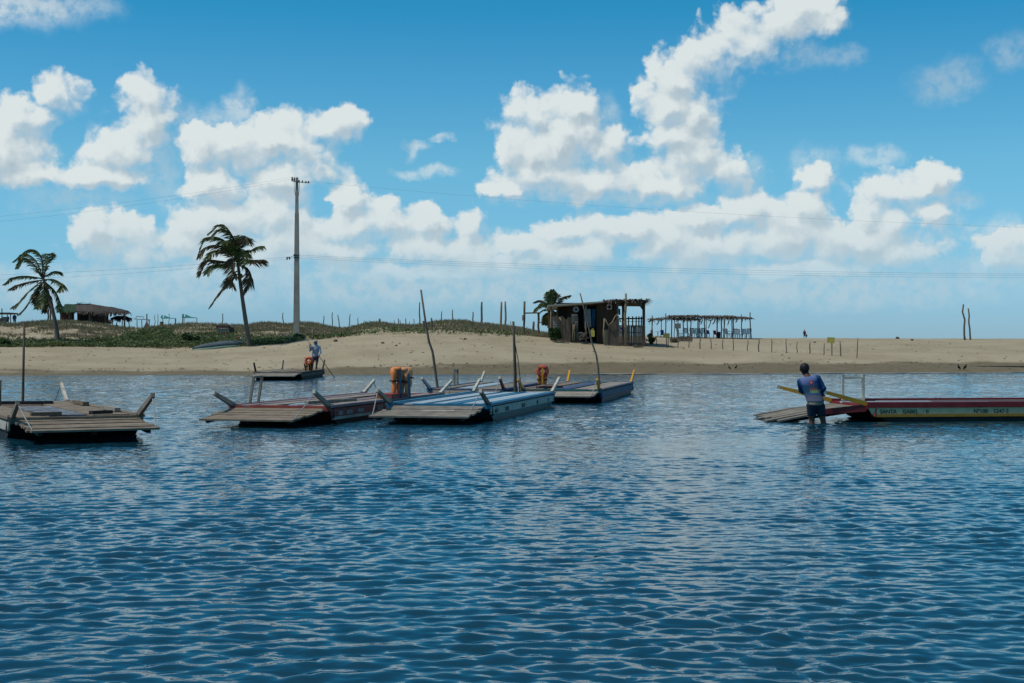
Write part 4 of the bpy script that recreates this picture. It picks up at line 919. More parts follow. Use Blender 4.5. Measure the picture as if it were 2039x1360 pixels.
palm('large windblown coconut palm left of the power pole', [(497, 686), (490, 645), (483.5, 600), (478, 560), (475, 535), (473, 516)], 103, (.215, .095), [
 ([(473, 515), (469, 482), (444, 447), (416, 464)], 'g'), ([(472, 512), (462, 470), (440, 456), (418, 475)], 'g', -1.0), ([(473, 510), (470, 480), (484, 470), (496, 474)], 'g'), ([(474, 512), (478, 486), (488, 474), (497, 484)], 'b', -.8),
 ([(472, 510), (445, 478), (412, 474), (394, 511)], 'g'), ([(471, 514), (446, 492), (415, 490), (398, 512)], 'b', -1.2), ([(471, 520), (450, 500), (430, 500), (412, 516)], 'g', 1.6), ([(471, 526), (440, 520), (411, 520), (396, 549)], 'b'), ([(471, 530), (448, 527), (425, 528), (412, 545)], 'g', -1.5),
 ([(473, 546), (455, 562), (437, 582), (417, 612)], 'd', -.3), ([(472, 540), (462, 548), (458, 560), (463, 570)], 'b', -.8), ([(476, 514), (494, 502), (512, 492), (523, 490)], 'g'), ([(478, 516), (496, 518), (512, 518), (525, 517)], 'b'),
 ([(479, 530), (494, 536), (496, 560), (487, 584)], 'b', -.4), ([(475, 512), (466, 500), (462, 488), (470, 470)], 'g', 1.8), ([(474, 512), (470, 495), (455, 480), (440, 482)], 'g', -2.0), ([(475, 512), (482, 500), (486, 505), (484, 525)], 'g', -1.6), ([(473, 515), (466, 515), (460, 530), (466, 552)], 'b', -1.3)],
 1.05, 3, [(480, 549), (476, 553), (463, 541), (484, 531), (465, 546)])
palm('smaller coconut palm at the left with drooping fronds', [(118, 679), (111.5, 648), (103, 610), (94.7, 583), (88, 560), (85, 549)], 106, (.21, .09), [
 ([(85, 550), (82, 512), (62, 497), (27, 521)], 'g'), ([(84, 550), (72, 520), (52, 505), (40, 513)], 'g', -1.4), ([(84, 552), (66, 525), (48, 514), (34, 534)], 'g'), ([(87, 550), (93, 524), (96, 506), (107, 507)], 'g'), ([(88, 552), (104, 542), (112, 540), (119, 542)], 'g'),
 ([(84, 555), (55, 550), (30, 552), (9, 566)], 'g'), ([(84, 558), (60, 561), (38, 567), (20, 577)], 'b'), ([(83, 560), (60, 578), (38, 602), (26, 613)], 'g', -1.2), ([(82, 564), (64, 592), (48, 615), (36, 626)], 'd', -.5), ([(87, 562), (88, 585), (82, 605), (73, 614)], 'g', -1.5), ([(85, 562), (76, 578), (72, 596), (77, 612)], 'b', 1.2),
 ([(90, 557), (108, 557), (125, 568), (117, 581)], 'g'), ([(90, 562), (108, 578), (119, 600), (118, 620)], 'g'), ([(91, 568), (97, 588), (96, 608), (88, 622)], 'b', 1.0)],
 .72, 5, [(92, 570), (97, 572), (82, 566)])
palm('short dark palm growing behind the left end of the plank hut', [(1097, 674), (1098, 650), (1098.5, 628), (1099, 618)], 109, (.22, .14), [
 ([(1099, 617), (1098, 600), (1099, 588), (1100, 577)], 'g'), ([(1099, 616), (1094, 600), (1092, 590), (1091, 581)], 'g', 1), ([(1100, 616), (1104, 600), (1108, 590), (1106, 581)], 'g'), ([(1100, 617), (1110, 604), (1121, 592), (1135, 588)], 'b'),
 ([(1098, 616), (1088, 604), (1076, 598), (1064, 602)], 'b'), ([(1098, 618), (1086, 608), (1074, 610), (1064, 621)], 'g'), ([(1098, 620), (1086, 616), (1076, 622), (1072, 634)], 'g'), ([(1098, 620), (1090, 624), (1085, 634), (1084, 646)], 'g'),
 ([(1100, 620), (1106, 622), (1110, 634), (1112, 645)], 'g', 1.5), ([(1098, 622), (1094, 630), (1094, 642), (1096, 652)], 'g', -1.6), ([(1099, 618), (1092, 608), (1082, 604), (1072, 612)], 'g', -1.5), ([(1100, 619), (1110, 612), (1118, 616), (1124, 624)], 'g', 1.6)],
 .5, 9)
# spiky sprout right of the hut
g = ground_at(1297, 686); Ts = thing('palm_sprout', 'small spiky palm sprout between the plank hut and the yellow sign', 'plant', g)
for i, (x, y) in enumerate(((1291, 667), (1295, 664), (1299, 672), (1303, 676), (1306, 671), (1288, 676))):
    frond(Ts, [(1297, 686), (1297+(x-1297)*.4, 686+(y-686)*.6), (x, y)], g.y, random.Random(i).uniform(-.3, .3), .28, PALMG, 200+i, dens=18, wind=0, droop=.3)
def bush(label, pxs, Y, hpx, wpx, n, m_, name='bush', cat='bush', grp=None, leaf=.09, seed=1):
    c = P(*pxs, Y); c.z = gz(c.x, c.y); r = np.random.default_rng(seed); s = Y/F; hh, ww = hpx*s, wpx*s/2
    T_ = thing(name, label, cat, c, 0, grp)
    st = MB(); rr = random.Random(seed)
    for k in range(7): st.tube([c, c+Vector((rr.uniform(-.4, .4)*ww, rr.uniform(-.3, .3)*ww, hh*rr.uniform(.4, .8)))], [.02, .008], 5)
    st.build('stem', POST, T_)
    k = 14; cc = np.stack([r.uniform(-.75, .75, k)*ww, r.uniform(-.5, .5, k)*ww, r.uniform(.25, .80, k)*hh], 1); rad = r.uniform(.2, .38, k)*min(ww, hh)*1.3
    i = r.integers(0, k, n); u = r.normal(0, 1, (n, 3)); u /= np.linalg.norm(u, axis=1)[:, None]
    p = cc[i]+u*rad[i][:, None]*r.uniform(.5, 1.1, n)[:, None]; p[:, 2] = np.abs(p[:, 2])
    a = r.normal(0, 1, (n, 3)); a /= np.linalg.norm(a, axis=1)[:, None]; b = np.cross(a, r.normal(0, 1, (n, 3))); b /= np.linalg.norm(b, axis=1)[:, None]
    z = leaf*r.uniform(.6, 1.2, n)[:, None]; v = np.stack([p-a*z, p+b*z*.5, p+a*z, p-b*z*.5], 1)
    link('foliage', np_mesh('foliage', v.reshape(-1, 3), np.arange(4*n).reshape(n, 4), m_), T_)
bush('dense green bush against the left wall of the plank hut', (1107, 672), 101.6, 33, 27, 2600, LEAFD, seed=2)
bush('small yellowish bush in the sand left of the creeper hump', (200, 683), 105, 13, 20, 500, mat('yellow_leaf', (.16, .17, .03), .6, (.07, .09, .02), transl=.2), seed=3, grp='small shrubs at the foot of the dunes')
bush('small round shrub at the far left edge of the creepers', (8, 684), 104, 15, 22, 600, LEAFD, seed=4, grp='small shrubs at the foot of the dunes')
bush('low shrub on the sand right of the yellow sign', (1343, 682), 112, 9, 18, 400, G_DRY, seed=5, grp='small shrubs at the foot of the dunes')
bush('green bush beside the foot of the power pole', (596, 679), 105, 11, 22, 600, LEAFD, seed=6, grp='small shrubs at the foot of the dunes')
bush('shrub on the hump behind the upturned boat', (380, 680), 108, 22, 40, 1500, LEAFD, seed=8, grp='small shrubs at the foot of the dunes')

# ------------------------------------------------------------------ thatch helper
def strips(b, p00, p10, p01, p11, n, ln, w, seed, lift=.05):
    """hanging palm strips over a sloping panel: p00-p10 ridge side, p01-p11 eave side"""
    r = random.Random(seed); p00, p10, p01, p11 = map(Vector, (p00, p10, p01, p11))
    nrm = (p10-p00).cross(p01-p00).normalized()
    if nrm.z < 0: nrm = -nrm
    for k in range(n):
        u, v = r.random(), r.random()**.8; a = p00.lerp(p10, u).lerp(p01.lerp(p11, u), v); d = ((p01.lerp(p11, u))-p00.lerp(p10, u)).normalized()
        d = (d+Vector((r.uniform(-.3, .3), r.uniform(-.3, .3), -.1 if v < .85 else -r.uniform(.1, .8)))).normalized()
        a = a+nrm*r.uniform(.0, lift); L_ = ln*r.uniform(.5, 1.2); s = d.cross(nrm).normalized()*w*.5
        b.add([a-s, a+s, a+d*L_+s*.5+nrm*.02, a+d*L_-s*.5+nrm*.02], [(0, 1, 2, 3)])
def slab(b, p, th=.10): b.prism(p, (0, 0, -th))
# ------------------------------------------------------------------ thatched kiosk at the left
YK = 139.0; gk = P(185, 655, YK); gk.z = gz(gk.x, gk.y)
Tk = thing('thatched_kiosk', 'dark wooden kiosk with green and thatched hip roof on the left dune', 'kiosk', gk)
dp = 4.2; z0 = gk.z-.3
def pw(px, py, Y=YK): return P(px, py, Y)
def wall_px(name, x0, x1, y0, y1, Y, th, m_, T_): a, b_ = pw(x0, y1, Y), pw(x1, y0, Y); return MB().box(((a.x+b_.x)/2, Y+th/2, (a.z+b_.z)/2), (b_.x-a.x, th, b_.z-a.z)).build(name, m_, T_)
wall_px('front_wall', 119.5, 142.4, 618, 652, YK, .12, BRICK, Tk)
wall_px('front_wall', 153.5, 190.5, 618, 652, YK, .12, BRICK, Tk)
wall_px('front_wall', 142.4, 153.5, 638, 652, YK, .12, BRICK, Tk)
wall_px('front_wall', 142.4, 153.5, 617, 619, YK, .12, BRICK, Tk)
wall_px('back_wall', 153.5, 190.5, 618, 652, YK+dp, .12, DARKROOM, Tk)
for px in (119.8, 190.2):
    a = pw(px, 652); MB().box((a.x, YK+dp/2+.12, a.z+.9), (.10, dp-.02, 1.75)).build('side_wall', BRICK, Tk)
wall_px('shutter', 160, 177, 622, 637, YK-.04, .04, DARKROOM, Tk); wall_px('shutter', 181, 184.5, 620, 641, YK-.04, .04, NAVYP, Tk)
wall_px('window_frame', 141.2, 142.6, 618, 640, YK-.06, .06, POST, Tk); wall_px('counter', 142.4, 154, 637, 638.6, YK-.22, .3, POST, Tk)
for px, yb_, yt, Y in ((138.5, 645, 621, YK-1.0), (178.5, 648, 619, YK-1.2), (210, 650, 620.5, YK-.6), (248, 655, 621, YK-.6), (210, 652, 620, YK+3.6), (248, 655, 620, YK+3.6)):
    a = pw(px, yb_, Y); a.z = min(a.z, gz(a.x, a.y))-.1; MB().tube([a, pw(px, yt, Y)], .085, 7).build('porch_post', POST, Tk)
Y0, Y1 = YK-1.5, YK+dp+.8; rY = YK+dp*.45
r0, r1 = pw(131, 605.6, rY), pw(181, 605.4, rY); r2 = pw(218, 611, rY)
eL0, eL1 = pw(118.5, 618.5, Y0), pw(119, 618, Y1); em0, em1 = pw(150, 619.5, Y0), pw(150, 619, Y1); eM0, eM1 = pw(186, 620, Y0), pw(186, 619, Y1); eR0, eR1 = pw(255, 620, Y0+.6), pw(255, 619, Y1-.3)
rm = r0.lerp(r1, .42)
b = MB(); slab(b, [r0, rm, em0, eL0]); slab(b, [r0, eL0, eL1]); slab(b, [r0, eL1, em1, rm]); strips(b, r0, rm, eL0, em0, 180, .5, .16, 1); b.build('green_roof', GREENROOF, Tk)
b = MB(); up = Vector((0, 0, .02)); slab(b, [rm+up, r1+up, eM0+up, em0+up]); slab(b, [r1+up, r2, eR0, eM0+up]); slab(b, [r2, eR0, eR1]); slab(b, [rm+up, em1, eM1, r1+up]); slab(b, [r1+up, eM1, eR1, r2])
strips(b, rm, r1, em0, eM0, 420, .6, .12, 2, .03); strips(b, r1, r2, eM0, eR0, 520, .6, .12, 3, .03); strips(b, r2, r2+Vector((.05, .1, 0)), eR0, eR1, 120, .6, .14, 4); strips(b, eM0, eR0, eM0+Vector((0, -.1, -.12)), eR0+Vector((0, -.1, -.12)), 130, .42, .12, 6); strips(b, rm, r1+Vector((.2, 0, .05)), rm+Vector((0, -.2, 0)), r1+Vector((0, -.2, 0)), 60, .4, .12, 7, .15); b.build('thatched_roof', THATCHD, Tk)

def shelter(label, x0, x1, xr, yr, ye, yg, Y, m_, posts, depth=2.4, grp='small thatched beach shelters', seed=1):
    c = P((x0+x1)/2, yg, Y); c.z = gz(c.x, c.y); T_ = thing('thatch_shelter', label, 'shelter', c, 0, grp)
    a0, a1, b0, b1 = P(x0, ye, Y-depth/2), P(x1, ye, Y-depth/2), P(x0, ye-.4, Y+depth/2), P(x1, ye-.4, Y+depth/2); rr = P(xr, yr, Y); r0_, r1_ = rr+Vector((-.35, 0, 0)), rr+Vector((.35, 0, 0))
    b = MB()
    for q in ([r0_, r1_, a1, a0], [r0_, b0, b1, r1_], [r0_, a0, b0], [r1_, b1, a1]): slab(b, q, .12)
    strips(b, r0_, r1_, a0, a1, 160, .5, .12, seed); strips(b, a0, a1, a0+Vector((0, 0, -.1)), a1+Vector((0, 0, -.1)), 50, .3, .1, seed+1); b.build('thatch', m_, T_)
    for i, px in enumerate(posts):
        for dY in (-depth*.35, depth*.35):
            a = P(px, yg, Y+dY); a.z = gz(a.x, a.y)-.2; MB().tube(wob(a, P(px+(.6 if i % 2 else -.4), ye-.5, Y+dY), 3, .03, i), .045, 6).build('post', POST, T_)
    return T_
shelter('low thatched shelter seen under the kiosk porch roof', 190, 222, 203, 634.5, 639, 652, 146, THATCHD, (194, 201, 218))
shelter('thatched shelter on five posts right of the kiosk', 221, 262, 240.5, 629, 634, 655, 143, THATCHD, (224.5, 243, 257.5), seed=5)
# bare frame and leaning thatch screen
g = P(283, 655, 142); g.z = gz(g.x, g.y); Tf = thing('bare_frame', 'bare pole frame without a roof, right of the thatched shelter', 'frame', g)
for px in (274, 283, 297):
    for dY in (-.8, .8):
        a = P(px, 656, 142+dY); a.z = gz(a.x, a.y)-.2; MB().tube(wob(a, P(px-1, 636.5, 142+dY), 3, .03, px), .04, 6).build('post', POST, Tf)
for dY in (-.8, .8): MB().beam(P(266, 635, 142+dY), P(299, 637, 142+dY), .06, .06).build('rail', POST, Tf)
MB().tube([P(270, 636, 142), P(271.5, 630, 142), P(286, 631, 142), P(286.5, 636, 142)], .03, 6).build('arch', POST, Tf)
g = P(292, 655, 139); g.z = gz(g.x, g.y); Tc = thing('folded_screen', 'dark leaning thatch screen tied to a tall stake', 'screen', g)
b = MB(); a = P(292.5, 638, 139); b.add([P(284, 656, 138.6), P(299, 656, 138.6), P(299, 656, 139.6), P(284, 656, 139.6), a], [(0, 1, 4), (1, 2, 4), (2, 3, 4), (3, 0, 4), (3, 2, 1, 0)]); b.build('thatch', THATCHD, Tc)
MB().tube([P(292.5, 657, 139.2), P(292.4, 625, 139.2)], .06, 6).build('stake', POST, Tc); MB().tube([P(297, 657, 139.2), P(297, 636, 139.2)], .05, 6).build('stake', POST, Tc)
# left-edge shelter
g = P(10, 648, 134); g.z = gz(g.x, g.y); Tl = thing('roofed_stand', 'flat roofed wooden stand cut by the left edge', 'stand', g)
MB().box(P(4, 624.3, 134), (2.2, 2.4, .14)).build('roof', THATCHD, Tl)
for px, dY in ((3.8, -1), (21.2, -1), (3.8, 1), (21.2, 1)):
    a = P(px, 650, 134+dY); a.z = gz(a.x, a.y)-.2; MB().tube([a, P(px, 622.5 if px > 10 else 614, 134+dY)], .05, 6).build('post', POST, Tl)
MB().box(P(5, 643, 134), (.30, .6, .9)).build('cabinet', WOODB, Tl); MB().box(P(9, 641.5, 133.6), (.28, .4, 1.0)).build('side_panel', WOODP, Tl)
# poles left of the kiosk
for i, px in enumerate((96, 100.5)):
    stake('kiosk_pole', ('left' if i == 0 else 'right')+' one of two upright poles between the left palm and the kiosk', 'pole', (px, 648), (px, 616.5), .085, POST, 'two upright poles beside the kiosk', Y=132, seed=300+i)
# green canopies
def canopy(label, x0, x1, xr, yr, ye, yg, Y, seed):
    c = P((x0+x1)/2, yg, Y); c.z = gz(c.x, c.y); T_ = thing('canopy', label, 'canopy', c, 0, 'teal fabric canopies on the dune')
    a0, a1, b0, b1 = P(x0, ye, Y-1.2), P(x1, ye, Y-1.2), P(x0, ye-.3, Y+1.2), P(x1, ye-.3, Y+1.2); rr = P(xr, yr, Y)
    mid = lambda p, q, dz: (p+q)/2+Vector((0, 0, dz)); b = MB()
    for p, q in ((a0, a1), (a1, b1), (b1, b0), (b0, a0)):
        m_ = mid(p, q, .02); s0 = p.lerp(rr, .5)-Vector((0, 0, .12)); s1 = q.lerp(rr, .5)-Vector((0, 0, .12))
        b.prism([p, m_, m_.lerp(rr, .5)-Vector((0, 0, .1)), s0], (0, 0, -.03)); b.prism([m_, q, s1, m_.lerp(rr, .5)-Vector((0, 0, .1))], (0, 0, -.03)); b.prism([s0, m_.lerp(rr, .5)-Vector((0, 0, .1)), rr], (0, 0, -.03)); b.prism([m_.lerp(rr, .5)-Vector((0, 0, .1)), s1, rr], (0, 0, -.03))
    b.build('fabric_roof', TEALC, T_)
    for p in (a0, a1, b0, b1):
        q = p.copy(); q.z = gz(q.x, q.y)-.2; MB().tube([q, p], .035, 6).build('leg', POST, T_)
    b = MB(); w = (a1-a0).x*.5; b.prism([a0+Vector((-.35*w, 0, .05)), a0+Vector((0, 0, .0)), rr+Vector((-.1, -.1, .02)), rr+Vector((-.45*w, -.1, .0))], (0, 0, -.03)); b.build('loose_flap', TEALC, T_)
canopy('teal canopy on four legs, left one on the dune', 324, 349, 327.5, 627.8, 634, 651, 136, 1)
canopy('teal canopy on four legs, right one on the dune', 366.5, 392, 369.5, 625.5, 633, 648, 136, 2)
stake('canopy_pole', 'bare pole between the two teal canopies, left one', 'pole', (350, 652), (349.8, 634), .06, POST, 'bare poles between the canopies', Y=135, seed=330)
stake('canopy_pole', 'bare pole between the two teal canopies, right one', 'pole', (363.8, 649), (363.5, 625.5), .05, POST, 'bare poles between the canopies', Y=135, seed=331)
g = P(322, 652, 133); g.z = gz(g.x, g.y); Tn = thing('litter_bin', 'brown cylindrical litter bin below the left teal canopy', 'bin', g)
MB().tube([g, g+Vector((0, 0, .52))], [.16, .18], 12).build('barrel', WOODB, Tn); MB().torus(g+Vector((0, 0, .52)), .18, .025, (0, 0, 1), 16, 6).build('rim', DARKW, Tn)
# upturned boat under a net by the creepers
gL, gR = ground_at(384, 696.5), ground_at(497, 686.5); Tu = thing('upturned_boat', 'mint hulled boat lying upturned under a blue grey net', 'boat', (gL+gR)/2)
n = 20; rim = MB(); net = MB(); Lr, Ln_ = [], []
for i in range(n+1):
    t = i/n; c = gL.lerp(gR, t); s = math.sin(math.pi*min(max(t*.96+.02, 0), 1))**.6; hw = .78*s; hz_ = .40*s; dY = Vector((0, 1, 0))
    c.z = gz(c.x, c.y-.3)
    Lr.append([c-dY*hw*1.0+Vector((0, 0, -.1)), c-dY*hw+Vector((0, 0, .10*s+.02)), c+dY*hw+Vector((0, 0, .10*s+.02)), c+dY*hw+Vector((0, 0, -.1))])
    Ln_.append([c-dY*hw*1.0+Vector((0, 0, .10*s+.03)), c-dY*hw*.75+Vector((0, 0, .10+hz_*.62)), c-dY*hw*.3+Vector((0, 0, .10+hz_*.95)), c+dY*hw*.3+Vector((0, 0, .10+hz_)), c+dY*hw*.8+Vector((0, 0, .10+hz_*.6)), c+dY*hw+Vector((0, 0, .10*s+.03))])
for M_, R_ in ((rim, Lr), (net, Ln_)):
    k = len(R_[0]); M_.add([q for r_ in R_ for q in r_], [(i*k+j, i*k+(j+1) % k, (i+1)*k+(j+1) % k, (i+1)*k+j) for i in range(n) for j in range(k)]+[tuple(range(k)), tuple(range(n*k+k-1, n*k-1, -1))])
rim.build('hull', MINT, Tu, True); net.build('net_cover', TARP, Tu, True)
MB().beam(P(384, 697, gL.y), P(384.5, 692.5, gL.y), .08, .08).build('stem_post', DARKW, Tu)
# stall and clutter behind it
g = ground_at(448, 667); Tsl = thing('low_stall', 'low stall with dark red roof board and pale front behind the upturned boat', 'stall', g)
MB().box(P(444.5, 650.5, g.y), (1.0, .9, .20), ry=.03).build('roof_board', mat('dark_red_board', (.11, .055, .05), .8, (.07, .04, .04)), Tsl)
MB().box(P(444.5, 657.2, g.y-.2), (.96, .08, .20)).build('front_board', WPLAST if False else mat('dirty_white_board', (.30, .31, .29), .8, (.22, .23, .21)), Tsl)
for px in (433.5, 456.5, 465.5): MB().beam(P(px, 672, g.y), P(px, 651, g.y), .07, .07).build('leg', POST, Tsl)
MB().box(P(462, 657, g.y), (.22, .5, .42)).build('dark_crate', DARKW, Tsl)
def wheelbarrow_like(): pass
g = ground_at(461, 681); Tt = thing('plastic_tub', 'white plastic tub turned over behind the upturned boat', 'tub', g)
rg = []; b = MB()
for i in range(9):
    a = math.pi*i/8; rg.append([P(461-6.4*math.cos(a)*q, 678.2-4.2*math.sin(a)*q+(1.5 if i > 5 else 0), g.y+dy) for q, dy in ((1, -.18), (1, .18), (.7, .18), (.7, -.18))])
b.add([q for r_ in rg for q in r_], [(i*4+j, i*4+(j+1) % 4, (i+1)*4+(j+1) % 4, (i+1)*4+j) for i in range(8) for j in range(4)]+[(0, 1, 2, 3), (35, 34, 33, 32)]); b.build('shell', WPLAST, Tt)
MB().box(P(461, 679.6, g.y), (.4, .3, .05)).build('rim', WPLAST, Tt)
g = ground_at(475, 683); Tj = thing('folded_chair', 'red and white folded chair leaning beside the big palm foot', 'chair', g)
MB().beam(P(474.5, 682, g.y), P(475.2, 671, g.y), .20, .06).build('seat_back', RPLAST, Tj); MB().beam(P(478, 679.5, g.y), P(479.5, 671.5, g.y+.1), .10, .04, .06).build('side_frame', WPLAST, Tj); MB().beam(P(478.5, 677, g.y-.1), P(484.5, 675, g.y+.1), .10, .12, .08, .06).build('seat', WPLAST, Tj)
g = ground_at(460, 672); tag(MB().box(P(459.5, 668.5, g.y+.2), (.36, .3, .20), ry=.1).box(P(460.5, 665.5, g.y+.2), (.2, .2, .1)).build('green_bag', mat('green_bag', (.06, .16, .05), .7), None, loc=g), 'light green bag above the white tub', 'bag')
# ------------------------------------------------------------------ plank hut with open porch
YH = 103.0
gH = P(1190, 682, YH); gH.z = gz(gH.x, gH.y)
Th = thing('plank_hut', 'dark plank beach hut with flat tin roof and an open porch', 'hut', gH)
DPT = 3.6
def hw(name, x0, x1, y0, y1, Y, th, m_, T_=None): return wall_px(name, x0, x1, y0, y1, Y, th, m_, T_ or Th)
def roofline(px): return float(np.interp(px, [1088, 1092, 1160, 1205, 1230, 1293], [607.6, 607, 602.6, 599.2, 596.8, 597.4]))
# walls
hw('back_wall', 1110, 1229, 603, 680, YH+DPT, .10, DARKROOM)
b = MB()
for i in range(13):                                    # right front wall of upright boards
    x = 1188+i*3.2; b.box(((x+1.5-CX)/F*YH, YH+.05+.012*(i % 2), (P(0, 602.2-i*.18, YH).z+P(0, 685, YH).z)/2), (3.1*YH/F, .06, P(0, 602.2-i*.18, YH).z-P(0, 685, YH).z))
b.build('front_boards', HUTW, Th)
hw('left_front_wall', 1112, 1126, 606.2, 680, YH+.6, .08, DARKROOM)
hw('inner_wall', 1126, 1148, 606, 680, YH+.9, .08, HUTW)
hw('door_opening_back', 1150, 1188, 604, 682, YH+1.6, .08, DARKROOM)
for px in (1112, 1229): 
    a = P(px, 640, YH); MB().box((a.x, YH+DPT/2+.4, a.z-.1), (.08, DPT-.8, 2.75)).build('side_wall', HUTW, Th)
# roof: tin over the room, thatch over the porch
b = MB(); yA, yB = YH-.75, YH+DPT+.5
def rp(px, Y, d=0): return P(px, roofline(px)+d, YH-.75)+Vector((0, Y-(YH-.75), -(Y-yA)*.045))
b.prism([rp(1090.5, yA), rp(1160, yA), rp(1206, yA), rp(1206, yB), rp(1160, yB), rp(1090.5, yB)], (0, 0, -.09)); b.build('tin_roof', TIN, Th)
MB().beam(rp(1090.5, yA-.03, 2.8), rp(1180, yA-.03, 2.6), .05, .09).build('fascia', POSTP, Th)
b = MB(); b.prism([rp(1200, yA+.1, -.6), rp(1230, yA+.1, -.6), rp(1291, yA+.1, -.4), rp(1291, yB, -.4), rp(1230, yB, -.6), rp(1200, yB, -.6)], (0, 0, -.13))
strips(b, rp(1200, yA+1.5, -2), rp(1291, yA+1.5, -1.2), rp(1200, yA, -1), rp(1292, yA, -.6), 260, .55, .12, 31, .12); strips(b, rp(1286, yA, -1), rp(1286, yB, -1), rp(1293, yA, 0), rp(1293, yB, 0), 60, .45, .1, 32); b.build('thatch_roof', THATCHD, Th)
# posts
for nm, px, yt, Y, r_, m_ in (('post', 1096.8, 608, YH-.5, .075, POSTP), ('post', 1166.5, 604, YH-.55, .06, POSTP), ('post', 1229.6, 597, YH-.55, .06, POSTP), ('post', 1240.2, 597, YH+.3, .10, HUTW), ('post', 1281.8, 597, YH-.3, .10, HUTW), ('post', 1281, 597.5, YH+DPT, .08, HUTW), ('post', 1093, 608, YH+DPT, .07, HUTW)):
    a = P(px, 682, Y); a.z = gz(a.x, a.y)-.2; MB().tube(wob(a, P(px+.3, yt, Y), 4, .02, px), r_, 7).build(nm, m_, Th, True)
a = P(1245, 685, YH-.9); a.z = gz(a.x, a.y)-.2
MB().tube([a, P(1245.3, 650, YH-.9), P(1244.4, 628, YH-.9), P(1246.4, 605, YH-.9), P(1246.2, 584.3, YH-.9)], [.105, .10, .09, .085, .07], 8).build('tall_post', POSTP, Th, True)
def pickets(name, x0, x1, ytop, ybot, Y, m_, seed, w=2.3, T_=None, tops=None):
    r = random.Random(seed); b = MB(); x = x0; k = Y/F
    while x < x1:
        ww = w*r.uniform(.7, 1.15); yt = (ytop if tops is None else float(np.interp(x, [t[0] for t in tops], [t[1] for t in tops])))+r.uniform(-1, 1.2); c0 = P(x+ww/2, ybot, Y); c1 = P(x+ww/2+r.uniform(-.4, .4), yt, Y)
        c0.z = min(c0.z, gz(c0.x, Y))-.1; b.beam(c0, c1, ww*k*.86, .05, up=(0, 1, 0)); x += ww
    r0_, r1_ = P(x0, (ytop*.6+ybot*.4), Y+.05), P(x1, (ytop*.6+ybot*.4), Y+.05)
    b.beam(r0_, r1_, .05, .07)
    return b.build(name, m_, T_ or Th)
pickets('picket_wall', 1097, 1120, 630, 676, YH-.7, PICK, 1)
pickets('picket_wall', 1117, 1136, 632, 678, YH-.75, PICK, 2, tops=[(1117, 629), (1126, 637), (1130, 632), (1136, 632)])
pickets('picket_wall', 1136, 1150, 630, 678, YH-.3, PICK, 12)
pickets('picket_wall', 1211, 1233, 640, 686, YH-1.0, PICK, 3, tops=[(1211, 648), (1222, 640), (1229, 632), (1233, 636)])
pickets('picket_wall', 1233, 1284, 649, 682, YH-.55, PICK, 4)
pickets('picket_wall', 1202.5, 1209, 657, 684, YH-1.05, POSTP, 6, w=2.0)
pickets('back_railing', 1249, 1282, 631, 648, YH+DPT, HUTW, 5, w=2.1) if False else None
b = MB()
for i, px in enumerate((1251.5, 1259.5, 1266.5, 1272, 1277)): b.beam(P(px, 652, YH+DPT), P(px+.3, 630, YH+DPT), .09, .06)
b.beam(P(1233, 634.5, YH+DPT-.05), P(1283, 634, YH+DPT-.05), .06, .10); b.beam(P(1233, 640, YH+DPT+.05), P(1283, 640, YH+DPT+.05), .05, .03); b.build('back_railing', HUTW, Th)
MB().beam(P(1233, 648.5, YH-.62), P(1284, 648.5, YH-.62), .10, .06).build('porch_rail', POST, Th)
# driftwood arches over the pickets
MB().tube([P(1202, 684, YH-1.15), P(1201.5, 662, YH-1.15), P(1203.3, 634, YH-1.15), P(1205, 636, YH-1.15), P(1211, 648, YH-1.15), P(1219, 642, YH-1.15), P(1225, 630, YH-1.15), P(1229, 626, YH-1.15), P(1233, 633, YH-1.15), P(1236, 641, YH-1.15)], .042, 6).build('driftwood_arch', POSTP, Th, True)
MB().tube([P(1114, 632, YH-.85), P(1117.5, 638, YH-.85), P(1123, 649, YH-.85)], .05, 6).build('driftwood_brace', POSTP, Th, True)
for px, seed in ((1140.5, 1), (1143.2, 2)): MB().tube(wob(P(px, 679, YH-.9), P(px+.5, 646, YH-.9), 3, .03, seed), .035, 6).build('bamboo_stake', POSTP, Th, True)
# things hung on the hut
def cloth(label, pts, Y, m_, cat='cloth', folds=5, amp=.05, grp='cloths hung on the plank hut'):
    (xl0, yt0), (xr0, yt1), (xr1, yb1), (xl1, yb0) = pts; b = MB(); nu, nv = 16, 8; V = []
    for j in range(nv+1):
        for i in range(nu+1):
            u, v = i/nu, j/nv; x = (xl0*(1-u)+xr0*u)*(1-v)+(xl1*(1-u)+xr1*u)*v; y = (yt0*(1-u)+yt1*u)*(1-v)+(yb0*(1-u)+yb1*u)*v
            V.append(P(x, y, Y+amp*math.sin(u*folds*2*math.pi)*(.4+.6*v)))
    n = len(V); W_ = nu+1; fs = [(j*W_+i, j*W_+i+1, (j+1)*W_+i+1, (j+1)*W_+i) for j in range(nv) for i in range(nu)]
    V2 = V+[q+Vector((0, .02, 0)) for q in V]; fs = fs+[tuple(n+k for k in f[::-1]) for f in fs]
    edge = [i for i in range(W_)]+[j*W_+nu for j in range(1, nv+1)]+[nv*W_+i for i in range(nu-1, -1, -1)]+[j*W_ for j in range(nv-1, 0, -1)]
    fs += [(edge[(i+1) % len(edge)], edge[i], edge[i]+n, edge[(i+1) % len(edge)]+n) for i in range(len(edge))]
    b.add(V2, fs); return tag(b.build('hanging_cloth', m_, None, True), label, cat, grp)
cloth('wide pale grey cloth hanging in the hut doorway', [(1167.5, 615.5), (1175.5, 615), (1177.5, 651.5), (1168.5, 652)], YH-.45, CLOTHW)
cloth('narrow pale cloth hanging left of the hut doorway post', [(1162.5, 616.5), (1166, 616.5), (1167, 652.5), (1163.5, 653)], YH-.5, CLOTHW, folds=2)
